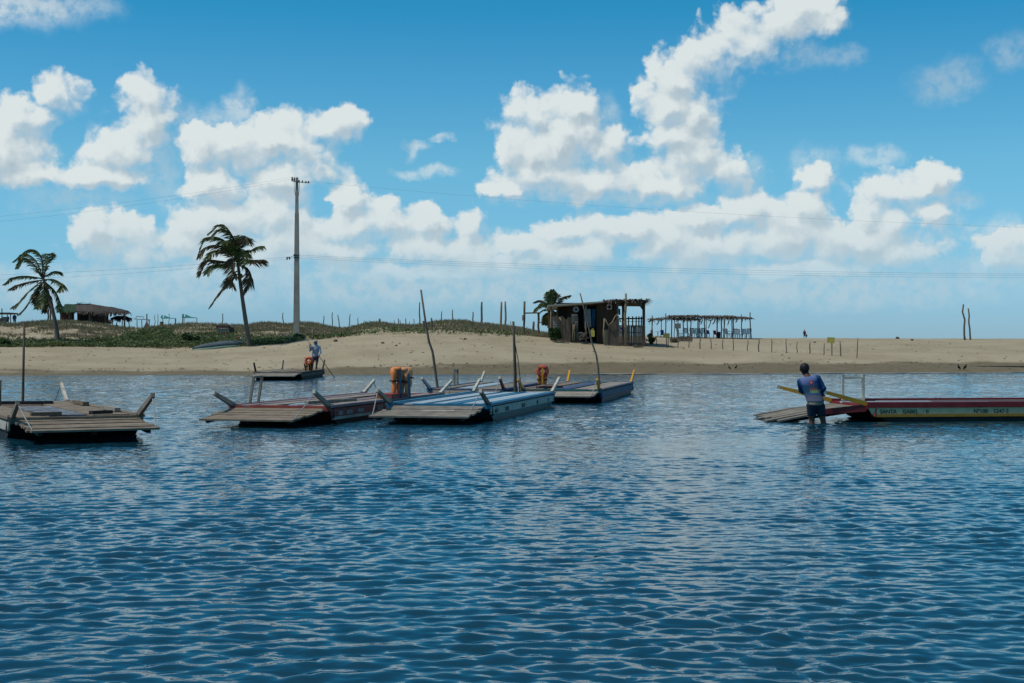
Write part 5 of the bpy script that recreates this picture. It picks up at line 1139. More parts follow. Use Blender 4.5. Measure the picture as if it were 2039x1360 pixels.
cloth('dark navy cloth hanging right of the pale one', [(1178.5, 615), (1186, 615), (1184.5, 652), (1178, 652)], YH-.3, NAVYP, folds=3)
cloth('sand coloured net hung over the left pickets', [(1138, 626), (1150, 626), (1151, 646), (1137.5, 646)], YH-.8, CLOTHT)
cloth('drooping sand coloured net end at the hut wall', [(1144, 640), (1150.5, 640), (1149.5, 655), (1145, 655)], YH-.85, CLOTHT, folds=2)
cloth('greenish curtain tied back to the right porch post', [(1266, 599), (1276.5, 599), (1282, 620.5), (1280.5, 619)], YH-.35, CLOTHG, 'curtain', folds=4, grp='curtains on the hut porch')
cloth('greenish curtain tied to the inner porch post', [(1228, 600), (1232, 600), (1231, 628), (1227.5, 626)], YH-.62, CLOTHG, 'curtain', folds=2, grp='curtains on the hut porch')
cloth('bright red and orange cloth on the porch rail', [(1240, 640), (1245, 639), (1247.5, 652), (1239.5, 652)], YH-.75, mat('red_orange_cloth', (.33, .07, .055), .8, (.25, .10, .03)), folds=2)
cloth('violet cloth strip hanging below the red one', [(1236, 652), (1248, 651), (1247.5, 655.5), (1236.5, 656)], YH-.78, mat('violet_cloth', (.14, .05, .20), .8), folds=3)
cloth('navy cloth on the inner edge of the porch', [(1231.8, 615), (1235, 614.5), (1235.5, 627), (1232, 627)], YH+.2, NAVYP, folds=2)
Tw = thing('wall_ring', 'red and white ring buoy fixed to the hut boards', 'ring buoy', P(1213.3, 616.5, YH-.02))
c = P(1213.4, 611, YH-.05); MB().torus(c, .17, .05, (0, 1, 0), 24, 8).build('ring', mat('red_white_ring', (.42, .05, .05), .6, (.55, .52, .50), scale=7), Tw, True)
for q in range(4):
    a = math.pi*(q/2+.25); u = Vector((math.cos(a), 0, math.sin(a))); MB().torus(c+u*.17, .054, .018, Vector((0, 1, 0)).cross(u), 12, 6, sq=2.6).build('white_band', WPLAST, Tw, True)
Tq = thing('wall_ring', 'pale grey round life ring hanging high on the hut wall', 'ring buoy', P(1147, 624, YH-.4))
MB().torus(P(1147, 616, YH-.4), .155, .075, (0, 1, 0), 20, 8).build('ring', CLOTHW, Tq, True); MB().tube([P(1147, 606, YH-.4), P(1147, 611, YH-.4)], .012, 5).build('cord', ROPED, Tq)
g = P(1180.2, 671, YH-.7); Tyj = thing('jerrycan', 'yellow plastic jerrycan hanging by the hut doorway', 'jerrycan', g)
b = MB(); p = [(1176.8, 670.5), (1183.5, 670.5), (1184, 669), (1184, 659), (1182.5, 657), (1178, 656.5), (1176.5, 658)]; b.prism([P(x, y, YH-.8) for x, y in p], (0, .22, 0)); b.build('body', YSIGN, Tyj); MB().tube([P(1178, 657, YH-.7), P(1179, 654.7, YH-.7), P(1182, 655, YH-.7), P(1182.5, 657.3, YH-.7)], .02, 6).build('handle', YSIGN, Tyj); MB().tube([P(1177.6, 657.2, YH-.7), P(1177.2, 655.2, YH-.7)], .035, 8).build('cap', DARKW, Tyj)
Twh = thing('wire_spool', 'grey round net float leaning in front of the hut doorway', 'float', P(1156, 676, YH-.8))
MB().torus(P(1156.5, 669, YH-.8), .22, .06, (.2, 1, .1), 18, 8).build('rim', CLOTHT, Twh, True); MB().torus(P(1156.5, 669, YH-.76), .09, .05, (.2, 1, .1), 12, 8).build('hub', CLOTHT, Twh, True)
Tdw = thing('driftwood_heap', 'heap of bent grey driftwood before the hut doorway', 'driftwood', P(1165, 676, YH-.9))
for i in range(7):
    r = random.Random(400+i); x0, x1 = r.uniform(1153, 1160), r.uniform(1166, 1174); MB().tube(wob(P(x0, r.uniform(672, 679), YH-.9-i*.05), P(x1, r.uniform(660, 674), YH-.9-i*.05), 4, .10, i), .045, 6).build('branch', PICK, Tdw, True)
g = ground_at(1149, 679); Tsk = thing('sack', 'pale sack slumped against the hut front', 'sack', g); b = MB(); b.ball(g+Vector((0, .1, .26)), .24, 12, 8, .9, .7, 1.15); b.build('bag', CLOTHT, Tsk, True); MB().tube([g+Vector((0, .1, .48)), g+Vector((.02, .1, .58))], [.05, .09], 8).build('neck', CLOTHT, Tsk, True)
bush('scruffy low shrub at the right foot of the hut porch', (1270, 683), 101.3, 5, 22, 260, G_DRY, seed=12, grp='small shrubs at the foot of the dunes', leaf=.06)

# ------------------------------------------------------------------ long palm-leaf pergola on the crest
YP = 127.0; g = P(1395, 672, YP); g.z = gz(g.x, g.y)
Tp = thing('palm_pergola', 'long open pergola roofed with dry palm leaves on the beach crest', 'pergola', g)
pp = [(1298.5, 628, .05), (1316.5, 633, .035), (1325.5, 624, .045), (1337.5, 632, .05), (1343, 632, .03), (1361, 632, .05), (1369, 634, .045), (1375.5, 634, .045), (1389, 626, .04), (1392.3, 634, .05), (1403, 633, .05), (1406.5, 634, .03), (1427.5, 632, .055), (1436.5, 632, .055), (1442.5, 632, .05), (1457.5, 632, .045), (1460, 632, .05), (1476, 626, .045), (1493.5, 622, .05)]
for i, (px, yt, r_) in enumerate(pp):
    Y = YP+(-1.1 if i % 2 else 1.1); a = P(px+(1.5 if i >= 17 else r_*8-.4), 672, Y); a.z = gz(a.x, a.y)-.2; MB().tube(wob(a, P(px, yt, Y), 4, .035, 600+i), r_, 6).build('post', POST, Tp, True)
for k, (x0, y0, x1, y1, dz) in enumerate([(1296, 636, 1337, 634.5, 0), (1332, 630.5, 1392, 630.5, 0), (1332, 635, 1396, 636, .02), (1398, 631, 1460, 631, 0), (1440, 632, 1496, 634.5, 0)]):
    for Y in (YP-1.1, YP+1.1): MB().beam(P(x0, y0, Y), P(x1, y1, Y), .07, .07).build('beam', POST, Tp)
def leafroof(x0, y0, x1, y1, n, seed, ln=.8, hang=.35):
    b = MB(); r = random.Random(seed); a0, a1, c0, c1 = P(x0, y0, YP-1.4), P(x1, y1, YP-1.4), P(x0, y0-.8, YP+1.4), P(x1, y1-.8, YP+1.4)
    b.prism([a0, a1, c1, c0], (0, 0, -.07))
    for k in range(n):
        u, v = r.random(), r.random(); p = a0.lerp(a1, u).lerp(c0.lerp(c1, u), v)+Vector((0, 0, r.uniform(-.04, .12)))
        d = Vector((r.uniform(-1, .6), r.uniform(-.6, .3), -r.random()*(.25 if v > .25 else hang*2))).normalized(); L_ = ln*r.uniform(.4, 1); s = Vector((d.y, -d.x, .2)).normalized()*.055
        b.add([p-s, p+s, p+d*L_+s*.3, p+d*L_-s*.3], [(0, 1, 2, 3)])
    return b.build('palm_leaf_roof', THATCH, Tp)
leafroof(1294, 636.5, 1336, 633.5, 130, 1, .6, .2); leafroof(1331, 630.5, 1394, 630, 330, 2, .7, .25); leafroof(1336, 635.5, 1394, 636.5, 260, 3, .6, .15); leafroof(1397, 631, 1462, 631, 360, 4, .8, .45); leafroof(1455, 631.5, 1497, 634.5, 200, 5, .6, .2)
for i, (x0, y0, x1, y1) in enumerate([(1313, 637, 1307.5, 646), (1399, 636, 1395, 645), (1416, 636, 1410.5, 653), (1424, 636, 1419, 645), (1452, 636, 1449, 646), (1468, 636, 1465, 641), (1297, 636, 1290.5, 640)]):
    frond(Tp, [(x0, y0), ((x0+x1)/2+.5, (y0+y1)/2), (x1, y1)], YP-1.2, 0, .18, PALMB, 700+i, dens=20, wind=0, droop=1.2)
# chairs and tables under it
def plastic_chair(label, px, Y, m_, rz, grp):
    c = P(px, 671, Y); c.z = gz(c.x, c.y); T_ = thing('plastic_chair', label, 'chair', c, rz, grp)
    MB().box((0, 0, .43), (.44, .44, .04)).build('seat', m_, T_, local=True)
    b = MB()
    for x in (-.17, -.06, .06, .17): b.beam((x, .20, .45), (x, .27, .84), .08, .025, up=(0, 1, 0))
    b.beam((-.22, .27, .85), (.22, .27, .85), .03, .08); b.build('backrest', m_, T_, local=True)
    for s in (-1, 1): MB().beam((s*.23, -.18, .64), (s*.23, .24, .66), .05, .03).build('armrest', m_, T_, local=True)
    for x in (-1, 1):
        for y in (-1, 1): MB().beam((x*.19, y*.18, .43), (x*.23, y*.23, 0), .05, .05, .04, .04).build('leg', m_, T_, local=True)
    return T_
gc = 'plastic chairs under the pergola'
chairs = [(1380, 'white', .3), (1384.5, 'white', -.6), (1397, 'white', .9), (1401, 'white', 0), (1447, 'white', 2.2), (1453, 'white', 1.2), (1466, 'white', .2), (1471, 'white', 2.6), (1485, 'white', .4), (1491, 'white', -.3), (1354, 'white', 1.0), (1366, 'white', .2)]
for i, (px, cname, rz) in enumerate(sorted(chairs)):
    plastic_chair('leftmost white plastic chair under the pergola' if i == 0 else 'rightmost white plastic chair under the pergola' if i == len(chairs)-1 else f'{ordw(i)} white plastic chair from the left under the pergola', px, YP+(-.5, .4, .9)[i % 3], WPLAST, rz, gc)
def lean_chair(label, px0, px1, y0, y1, Y, m_):
    g = P((px0+px1)/2, 671, Y); g.z = gz(g.x, g.y); T_ = thing('beach_chair', label, 'chair', g, 0, 'coloured beach chairs under the pergola'); a, b_ = P(px0, y1, Y), P(px1, y0, Y)
    MB().box(((a.x+b_.x)/2, Y, (a.z+b_.z)/2), (b_.x-a.x, .05, b_.z-a.z), rx=-.25).build('sling_back', m_, T_); MB().box(((a.x+b_.x)/2, Y-.25, a.z), (b_.x-a.x, .5, .04)).build('sling_seat', m_, T_)
    for x in (a.x, b_.x):
        MB().beam((x, Y+.18, b_.z), (x, Y-.45, g.z), .03, .03).build('side_bar', POSTP, T_); MB().beam((x, Y+.25, g.z), (x, Y-.3, a.z+.1), .03, .03).build('side_bar', POSTP, T_)
lean_chair('blue beach chair in the middle of the pergola', 1407.5, 1412, 657.5, 665, YP-.4, BPLAST)
lean_chair('red beach chair in the middle of the pergola', 1420.5, 1426, 658, 666, YP-.4, RPLAST)
lean_chair('dark blue beach chair near the yellow board under the left end of the pergola', 1315.5, 1321.5, 657, 667, YP-.4, BPLAST)
g = P(1431, 671, YP); g.z = gz(g.x, g.y); Tbn = thing('litter_bin', 'dark rusty bin between the red chair and the pergola post', 'bin', g); MB().tube([g, g+Vector((0, 0, .5))], [.15, .17], 12).build('barrel', BRICK, Tbn); MB().tube([g+Vector((0, 0, .5)), g+Vector((0, 0, .58))], [.18, .16], 12).build('lid', DARKW, Tbn)
g = ground_at(1350, 679); Tm = thing('menu_board', 'faded teal menu board on a post by the pergola', 'sign', g); MB().box(P(1349.5, 649, g.y), (.52, .04, .42)).build('board', mat('faded_teal_board', (.10, .25, .25), .7, (.28, .16, .11), scale=5), Tm); MB().tube([g-Vector((0, 0, .2)), P(1350, 640, g.y+.05)], .045, 6).build('post', POSTR, Tm)
g = ground_at(1366, 680); Tsf = thing('picket_screen', 'low grey picket screen half buried below the pergola', 'screen', g)
pickets('picket_panel', 1352, 1376, 669.5, 681, g.y, PICK, 8, w=1.9, T_=Tsf); MB().tube([P(1377.5, 684, g.y-.1), P(1377.5, 664.5, g.y-.1)], .06, 6).build('end_post', POST, Tsf)
g = ground_at(1308.5, 687); Tb2 = thing('beach_umbrella', 'closed red umbrella standing left of the yellow board', 'umbrella', P(1297.5, 670, 120)); q = P(1297.5, 672, 120); q.z = gz(q.x, q.y); MB().tube([q, P(1298, 637, 120)], .025, 6).build('stem', POST, Tb2); MB().tube([P(1297, 669, 120), P(1297.2, 664, 120), P(1296, 657, 120)], [.12, .10, .03], 8).build('folded_canopy', RPLAST, Tb2)
g = P(1310, 671, YP); g.z = gz(g.x, g.y); Ttb = thing('round_table', 'small round table left of the dark blue beach chair', 'table', g); MB().tube([P(1310, 660.6, YP), P(1310, 660, YP)], .28, 14).build('table_top', WPLAST, Ttb); MB().tube([g, P(1310, 660.6, YP)], .035, 6).build('stem', POST, Ttb)

# ------------------------------------------------------------------ people
SKIN = mat('brown_skin', (.16, .075, .045), .55, (.12, .055, .033), scale=9)
SKINL = mat('tan_skin', (.20, .10, .065), .55, (.15, .075, .05), scale=9)
HAIR = mat('black_hair', (.010, .009, .009), .6)
SHIRTW = mat('blue_grey_hoodie', (.36, .40, .46), .85, (.28, .31, .37), scale=6)
SHORTS = mat('navy_shorts', (.022, .034, .06), .85, (.014, .022, .04), scale=8)
SHORTR = mat('dark_red_shorts', (.12, .05, .07), .85)
DARKC = mat('dark_clothes', (.03, .035, .06), .85)
def body(T_, name, prims, h, m_, k=.03, cut=None, pad=.08):
    f0 = sdf_caps(prims, k); f = f0
    if cut: f = lambda p: np.maximum(f0(p), cut(p))
    pts = np.array([p for a, b, *_ in prims for p in (a, b)]); r = max(max(p[2], p[3]) for p in prims)
    v, q = iso_mesh(f, pts.min(0)-r-pad, pts.max(0)+r+pad, h)
    return link(name, np_mesh(name, v, q, m_, True), T_)
one = (1, 1, 1)
def hand(wrist, d, up, s, curl=.5, h=1.0):
    """palm, four unequal fingers and a thumb; d along the hand, up the back of the hand, s = side of the thumb"""
    d, up = np.array(d, float), np.array(up, float); d /= np.linalg.norm(d); up -= d*(up@d); up /= np.linalg.norm(up); sd_ = np.cross(d, up)*s; w = np.array(wrist, float); P_ = []
    P_.append((w, w+d*.075*h, .026*h, .034*h, (1, 1, 1)))
    for i, (o, ln) in enumerate(((.030, .068), (.010, .078), (-.010, .072), (-.029, .056))):
        k0 = w+d*.085*h+sd_*o*h; k1 = k0+(d*math.cos(curl)-up*math.sin(curl))*ln*.5*h; k2 = k1+(d*math.cos(curl*2.4)-up*math.sin(curl*2.4))*ln*.5*h
        P_ += [(k0-d*.02, k1, .0105*h, .0095*h, one), (k1, k2, .0095*h, .0075*h, one)]
    t0 = w+d*.03*h+sd_*.03*h; t1 = t0+(d*.6+sd_*.7-up*.2)*.045*h; t2 = t1+(d*.8-up*.5+sd_*.1)*.035*h
    P_ += [(t0, t1, .014*h, .0115*h, one), (t1, t2, .0115*h, .009*h, one)]
    return P_
def head(c, fwd, up=(0, 0, 1), s=1.0):
    c = np.array(c, float); f = np.array(fwd, float); f /= np.linalg.norm(f); u = np.array(up, float); u -= f*(u@f); u /= np.linalg.norm(u); r = np.cross(f, u); q = lambda a, b, d: c+(r*a+f*b+u*d)*s
    return [(q(0, -.02, .035), q(0, .01, .03), .092*s, .088*s, one), (q(0, .03, -.04), q(0, .035, -.075), .062*s, .046*s, one), (q(0, .088, .02), q(0, .108, -.018), .010*s, .016*s, one),
            (q(-.03, .078, .045), q(.03, .078, .045), .018*s, .018*s, one), (q(-.032, .078, -.055), q(.032, .078, -.055), .012*s, .012*s, one), (q(-.088, -.005, .025), q(-.092, -.01, -.012), .018*s, .012*s, one), (q(.088, -.005, .025), q(.092, -.01, -.012), .018*s, .012*s, one)]
# --- man wading at the right raft, seen from behind, leaning to the left and pushing the yellow arm
YM = 30.6; MX = (1622-CX)/F*YM
Tm1 = thing('person', 'person wading in blue printed long sleeved shirt and navy shorts, pushing the right raft', 'person', (MX, YM, 0))
def L2(x, y, z): return np.array((x, y, z), float)
hd = L2(-.20, .10, 1.155); nk = L2(-.15, .03, 1.02); shL = L2(-.305, .03, .905); shR = L2(.065, -.02, .975); elL = L2(-.245, .20, .71); wrL = L2(-.15, .42, .66); elR = L2(.185, -.02, .76); wrR = L2(.175, .10, .655)
ch = L2(-.115, .0, .86); wa = L2(-.035, -.02, .62); pe = L2(.01, -.03, .47); hpL = L2(-.075, -.03, .42); hpR = L2(.105, -.03, .42); knL = L2(-.05, .05, .10); knR = L2(.175, .02, .12); anL = L2(-.03, .03, -.40); anR = L2(.285, .0, -.40)
TOR = [(ch, wa, .145, .118, (1.25, .82, 1)), (wa, pe, .125, .142, (1.2, .9, 1)), (shL+L2(.06, 0, -.03), shR+L2(-.06, 0, -.03), .085, .085, one), (nk, ch+L2(0, .01, .08), .062, .09, one)]
prims = TOR+[(nk+L2(-.02, .04, .08), nk, .056, .060, one), (shL, elL, .058, .045, one), (elL, wrL, .043, .030, one), (shR, elR, .058, .045, one), (elR, wrR, .043, .030, one),
 (hpL, knL, .092, .060, one), (hpR, knR, .092, .060, one), (knL, anL, .060, .038, one), (knR, anR, .060, .038, one), (anL, anL+L2(0, .18, -.05), .04, .03, one), (anR, anR+L2(.02, .18, -.05), .04, .03, one)]
prims += head(hd, (-.05, 1, -.15), (-.12, .1, 1))+hand(wrL, (.5, .75, -.15), (-.2, .2, 1), -1, .7)+hand(wrR, (.25, .75, -.25), (.3, -.2, 1), 1, .8)
body(Tm1, 'body', prims, .0085, SKIN, k=.022)
hc = hd+L2(0, -.012, .02); up_ = L2(-.12, .1, 1); 
body(Tm1, 'hair', [(hc+L2(-.0, -.018, .03), hc+L2(0, .005, .03), .102, .098, one), (hc+L2(.012, -.04, -.02), hc+L2(.016, -.03, -.055), .082, .058, one)], .010, HAIR, k=.02, cut=lambda p: (p-(hd+L2(0, .045, -.01))) @ np.array((0, .8, -.5)))
SH = [(a, b, r0+.014, r1+.016, f_) for a, b, r0, r1, f_ in TOR[:3]]+[(wa, pe+L2(.0, 0, -.0), .128, .150, (1.15, .9, 1)), (nk+L2(0, 0, -.05), ch+L2(0, .01, .06), .072, .10, one), (shL, elL, .070, .058, one), (elL, wrL+(elL-wrL)*.08, .056, .042, one), (shR, elR, .070, .058, one), (elR, wrR+(elR-wrR)*.2, .056, .042, one)]
# printed shirt: one material, bands and motifs in the shirt's own coordinates
m, N, L = new_mat('printed_rash_shirt'); bs = N['Principled BSDF']; TT = m.node_tree; bs.inputs['Roughness'].default_value = .8; bs.inputs['Specular IOR Level'].default_value = .2
tcn = N.new('ShaderNodeTexCoord'); s3 = N.new('ShaderNodeSeparateXYZ'); L.new(tcn.outputs['Object'], s3.inputs[0]); ox, oz = s3.outputs[0], s3.outputs[2]
axis = mt(TT, 'MULTIPLY_ADD', oz, -.30, .15); du = mt(TT, 'SUBTRACT', ox, axis)      # distance across from the leaning spine
n5 = noise(TT, tcn.outputs['Object'], 16, 3, .6); zz2 = mt(TT, 'MULTIPLY_ADD', mt(TT, 'SUBTRACT', n5, .5), .06, oz)
col = mixc(TT, mr(TT, zz2, .60, .64), (.15, .15, .20), (.045, .105, .18))
col = mixc(TT, mr(TT, zz2, .80, .86), col, (.105, .145, .29))
arm_ = mr(TT, mt(TT, 'ABSOLUTE', mt(TT, 'ADD', du, .01)), .165, .185); col = mixc(TT, mt(TT, 'MULTIPLY', arm_, mr(TT, oz, .60, .63)), col, (.018, .07, .17))
hill = mt(TT, 'MULTIPLY', mt(TT, 'MULTIPLY', mr(TT, mt(TT, 'ABSOLUTE', mt(TT, 'SUBTRACT', du, .035)), .10, .085), mr(TT, oz, .645, .66)), mr(TT, mt(TT, 'MULTIPLY_ADD', mt(TT, 'SUBTRACT', n5, .5), .08, oz), .79, .775))
wv_ = N.new('ShaderNodeTexWave'); wv_.inputs['Scale'].default_value = 7; wv_.inputs['Distortion'].default_value = 2.5; wv_.bands_direction = 'X'; L.new(tcn.outputs['Object'], wv_.inputs['Vector'])
hc1 = mixc(TT, wv_.outputs['Fac'], (.06, .22, .16), (.36, .32, .10)); hc1 = mixc(TT, mr(TT, oz, .72, .76), hc1, (.36, .09, .08)); hc1 = mixc(TT, mr(TT, oz, .675, .66), hc1, (.04, .16, .28)); col = mixc(TT, mt(TT, 'MULTIPLY', hill, .9), col, hc1)
dv = N.new('ShaderNodeCombineXYZ'); L.new(mt(TT, 'SUBTRACT', ox, -.095), dv.inputs[0]); L.new(mt(TT, 'SUBTRACT', oz, .885), dv.inputs[2]); rr = vm(TT, 'LENGTH', dv.outputs[0])
back = mr(TT, s3.outputs[1], .0, -.04)
badge = mixc(TT, mr(TT, rr, .020, .024), (.55, .35, .36), (.42, .045, .05)); col = mixc(TT, mt(TT, 'MULTIPLY', mr(TT, rr, .052, .047), back), col, badge)
L.new(col, bs.inputs['Base Color'])
body(Tm1, 'shirt', SH, .010, m, k=.03, cut=lambda p: np.where(np.abs(p[..., 0]+.0) < .2, (.475-p[..., 2])*.9, -1))
body(Tm1, 'waistband', [(pe+L2(0, 0, .04), pe+L2(0, 0, -.04), .148, .152, (1.14, .9, 1))], .012, mat('beige_waist', (.27, .25, .19), .85, (.20, .18, .14)), cut=lambda p: np.maximum(p[..., 2]-.49, .395-p[..., 2]))
body(Tm1, 'shorts', [(pe+L2(0, 0, -.03), (hpL+hpR)/2, .145, .13, (1.12, .88, 1)), (hpL, knL, .110, .084, one), (hpR, knR, .110, .084, one)], .010, SHORTS, k=.03, cut=lambda p: np.maximum(p[..., 2]-.42, .17-p[..., 2]))
# --- hooded raftsman on the far raft
o = P(628, 736, 75.5); o = Vector((o.x, 75.5, D+.02))
Tm2 = thing('person', 'person in a blue grey hooded top and dark red shorts poling the far raft', 'person', o)
hd = L2(.0, -.02, 1.49); nk = L2(.02, .0, 1.36); shL = L2(-.15, .0, 1.27); shR = L2(.20, .02, 1.25); elL = L2(-.27, -.08, 1.08); wrL = L2(-.28, -.14, 1.30); elR = L2(.27, -.04, .98); wrR = L2(.20, -.20, .82); ch = L2(.02, .01, 1.14); wa = L2(.0, .0, .92); pe = L2(.0, .0, .80); hpL = L2(-.07, .0, .76); hpR = L2(.09, .0, .76); knL = L2(-.13, -.05, .44); knR = L2(.08, -.02, .42); anL = L2(-.17, .03, .05); anR = L2(.03, .02, .05)
TOR = [(ch, wa, .130, .110, (1.22, .85, 1)), (wa, pe, .115, .125, (1.15, .9, 1)), (shL+L2(.05, 0, -.02), shR+L2(-.05, 0, -.02), .080, .080, one), (nk, ch+L2(0, 0, .08), .055, .09, one)]
prims = TOR+[(nk+L2(0, 0, .08), nk, .052, .055, one), (shL, elL, .052, .042, one), (elL, wrL, .040, .028, one), (shR, elR, .052, .042, one), (elR, wrR, .040, .028, one), (hpL, knL, .085, .056, one), (hpR, knR, .085, .056, one), (knL, anL, .056, .036, one), (knR, anR, .056, .036, one), (anL, anL+L2(-.02, -.15, -.02), .036, .03, one), (anR, anR+L2(.02, -.15, -.02), .036, .03, one)]+head(hd, (.2, -1, -.1))+hand(wrL, (.1, -.3, .9), (-1, 0, .2), 1, .9)+hand(wrR, (.3, -.5, -.7), (.5, -.5, .3), -1, .9)
body(Tm2, 'body', prims, .010, SKINL, k=.022)
body(Tm2, 'hooded_top', [(a, b, r0+.022, r1+.026, f_) for a, b, r0, r1, f_ in TOR[:3]]+[(nk+L2(0, 0, -.04), ch, .085, .11, one), (shL, elL, .072, .062, one), (elL, wrL, .058, .044, one), (shR, elR, .072, .062, one), (elR, wrR, .058, .044, one), (hd+L2(0, .03, .03), hd+L2(0, .03, -.05), .115, .095, one), (hd+L2(0, .04, -.05), nk+L2(0, .03, -.05), .09, .10, one)], .013, SHIRTW, k=.035, cut=lambda p: np.maximum(.72-p[..., 2], .105-np.sqrt((((p-(hd+L2(.01, -.13, -.02)))/np.array((.75, 1, 1)))**2).sum(-1))))
body(Tm2, 'shorts', [(pe, (hpL+hpR)/2, .13, .12, (1.12, .9, 1)), (hpL, knL, .10, .078, one), (hpR, knR, .10, .078, one)], .013, SHORTR, k=.03, cut=lambda p: np.maximum(p[..., 2]-.80, .47-p[..., 2]))
# his pole runs through both hands
ha, hb_ = Vector(wrL)+Vector((.03, -.02, .10))+o, Vector(wrR)+Vector((.03, -.06, -.06))+o
dv_ = (hb_-ha); top_ = ha-dv_*.28; k_ = (top_.z+.35)/(-dv_.z) if dv_.z else 1
tag(MB().tube([top_, ha, hb_, top_+dv_*k_], [.018, .02, .02, .022], 7).build('push_pole', mat('yellowish_pole', (.26, .20, .11), .8), None, True, loc=top_+dv_*k_), 'long slanting push pole held by the hooded figure on the far raft', 'pole')
# --- tiny figures on the dunes and the beach
def small_person(label, base, hgt, top_m, leg_m, sit=False, rz=0, grp='small figures far off on the dunes'):
    T_ = thing('person', label, 'person', base, rz, grp); s = hgt/1.7 if not sit else hgt/.95
    if sit:
        pr = [(L2(0, 0, .12), L2(0, .03, .52), .13, .12, (1.2, .9, 1)), (L2(0, .03, .60), L2(0, .02, .66), .055, .05, one), (L2(-.16, .02, .55), L2(-.22, -.12, .32), .05, .04, one), (L2(.16, .02, .55), L2(.22, -.12, .32), .05, .04, one), (L2(-.22, -.12, .32), L2(-.10, -.28, .30), .04, .03, one), (L2(.22, -.12, .32), L2(.10, -.28, .30), .04, .03, one), (L2(-.09, -.02, .10), L2(-.14, -.36, .40), .08, .055, one), (L2(.09, -.02, .10), L2(.14, -.36, .40), .08, .055, one), (L2(-.14, -.36, .40), L2(-.13, -.50, .05), .05, .035, one), (L2(.14, -.36, .40), L2(.13, -.50, .05), .05, .035, one)]+head((0, .0, .78), (0, -1, 0)); tz0, tz1 = .12, .62; legs = pr[6:8]; tor = pr[:1]+pr[2:4]
    else:
        pr = [(L2(0, 0, .95), L2(0, 0, 1.28), .12, .13, (1.25, .85, 1)), (L2(0, 0, 1.38), L2(0, 0, 1.46), .052, .05, one), (L2(-.18, 0, 1.34), L2(-.24, .02, 1.06), .05, .04, one), (L2(.18, 0, 1.34), L2(.24, .02, 1.06), .05, .04, one), (L2(-.24, .02, 1.06), L2(-.22, -.08, .82), .04, .028, one), (L2(.24, .02, 1.06), L2(.22, -.08, .82), .04, .028, one), (L2(-.09, 0, .90), L2(-.11, 0, .48), .085, .055, one), (L2(.09, 0, .90), L2(.12, .06, .48), .085, .055, one), (L2(-.11, 0, .48), L2(-.11, .04, .05), .052, .036, one), (L2(.12, .06, .48), L2(.13, .12, .05), .052, .036, one), (L2(-.11, .04, .05), L2(-.12, -.12, .03), .036, .03, one), (L2(.13, .12, .05), L2(.14, -.04, .03), .036, .03, one)]+head((0, 0, 1.57), (0, -1, 0)); legs = pr[6:8]; tor = pr[:1]+pr[2:4]
    sc_ = lambda pl, ex=0: [(a*s, b*s, (r0+ex)*s, (r1+ex)*s, f_) for a, b, r0, r1, f_ in pl]
    body(T_, 'body', sc_(pr), .024, SKIN, k=.03); body(T_, 'top', sc_(tor, .025), .028, top_m, k=.04); body(T_, 'shorts', sc_(legs, .025), .028, leg_m, k=.04)
    hc = (.78 if sit else 1.57); body(T_, 'hair', sc_([(L2(0, .03, hc+.05), L2(0, .01, hc+.06), .095, .09, one)]), .022, HAIR)
    return T_
def onp(px, py, Y): q = P(px, py, Y); q.z = gz(q.x, q.y); return q
small_person('figure in blue standing under the roofed stand at the left edge', onp(15, 647, 136), 1.05*1.0, BPLAST if False else mat('blue_top', (.03, .08, .2), .8), DARKC)
small_person('figure in dark blue top standing just right of the roofed stand', onp(29, 648, 134), 1.15, mat('blue_top', (.03, .08, .2), .8), mat('khaki_trousers', (.20, .18, .10), .8))
small_person('seated dark figure between the kiosk and the thatched shelter, left one', onp(232, 656, 140), .62, DARKC, DARKC, True)
small_person('seated dark figure under the thatched shelter roof, right one', onp(247, 656, 139.5), .55, DARKC, DARKC, True, .4)
small_person('tiny distant figure walking on the crest right of the pergola', onp(1602, 674, 140), .9, mat('maroon_top', (.15, .04, .05), .8), DARKC)
small_person('tiny distant child right beside the figure walking on the crest', onp(1606, 674, 140), .5, DARKC, DARKC)
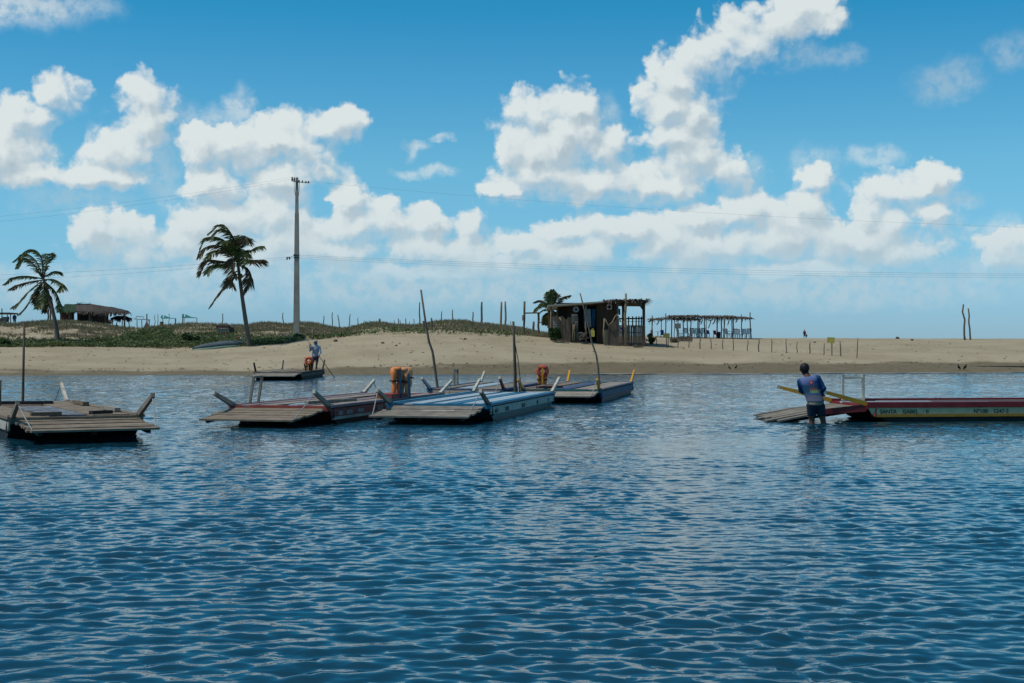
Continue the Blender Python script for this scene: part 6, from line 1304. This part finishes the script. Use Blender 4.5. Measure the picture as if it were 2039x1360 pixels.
# --- vultures at the water's edge
FEATH = mat('black_feathers', (.012, .011, .011), .7)
def vulture(label, px, py, rz, s=.8):
    c = ground_at(px, py); T_ = thing('vulture', label, 'bird', c, rz, 'black birds on the wet sand'); q = lambda pl: [(np.array(a)*s, np.array(b)*s, r0*s, r1*s, one) for a, b, r0, r1 in pl]
    body(T_, 'body', q([((0, .02, .27), (0, .12, .36), .105, .10), ((0, .14, .42), (0, .17, .56), .055, .036), ((0, .18, .58), (0, .23, .575), .038, .024), ((0, .23, .575), (0, .29, .55), .018, .008), ((0, -.02, .25), (0, -.20, .10), .075, .035), ((-.085, .08, .35), (-.07, -.12, .17), .05, .03), ((.085, .08, .35), (.07, -.12, .17), .05, .03)]), .016, FEATH, k=.03)
    for x in (-.05, .05):
        b = MB(); b.tube([Vector((x, .05, .24))*s, Vector((x, .03, .12))*s, Vector((x, .06, 0))*s], [.02*s, .014*s, .014*s], 6)
        for a in (-.5, 0, .5): b.tube([Vector((x, .06, .01))*s, Vector((x+.07*math.sin(a), .06+.07*math.cos(a), .005))*s], .009*s, 5)
        b.build('leg', SKINL, T_, local=True)
vulture('black vulture on the wet sand at right, left one of two', 1910, 737, 2.2, .62); vulture('black vulture on the wet sand at right, right one of two', 1921, 737, -2.6, .66)
vulture('small black bird on the wet sand behind the wading man, left one', 1453, 736, 2.0, .42); vulture('small black bird on the wet sand behind the wading man, right one', 1465, 735, -2.3, .45)
# --- stones and clods on the crest and the sand
STONE = mat('dark_clod', (.10, .085, .065), .95, (.06, .05, .04), scale=6)
for i, (px, py, r_, lab) in enumerate([(1787, 674.5, .16, 'dark clod on the right beach crest, left one'), (1816.5, 678, .12, 'dark clod on the right beach crest, lower right one'), (762, 684, .10, 'dark clod on the sand below the middle dune'), (789, 689, .07, 'small clod right of and below the dark one under the middle dune'), (1622, 682.5, .09, 'dark clod between the fence posts'), (668, 680, .12, 'clod at the foot of the middle dune behind the hooded figure'), (926, 676, .09, 'clod below the high dune')]):
    c = ground_at(px, py); b = MB(); b.ball(c+Vector((0, 0, r_*.4)), r_, 9, 6, 1.2, .9, .75); r = random.Random(i)
    b.v = [q+Vector((r.uniform(-.25, .25), r.uniform(-.25, .25), r.uniform(-.2, .2)))*r_ for q in b.v]; tag(b.build('clod', STONE, None, True, loc=c), lab, 'clod', 'dark clods lying on the sand')
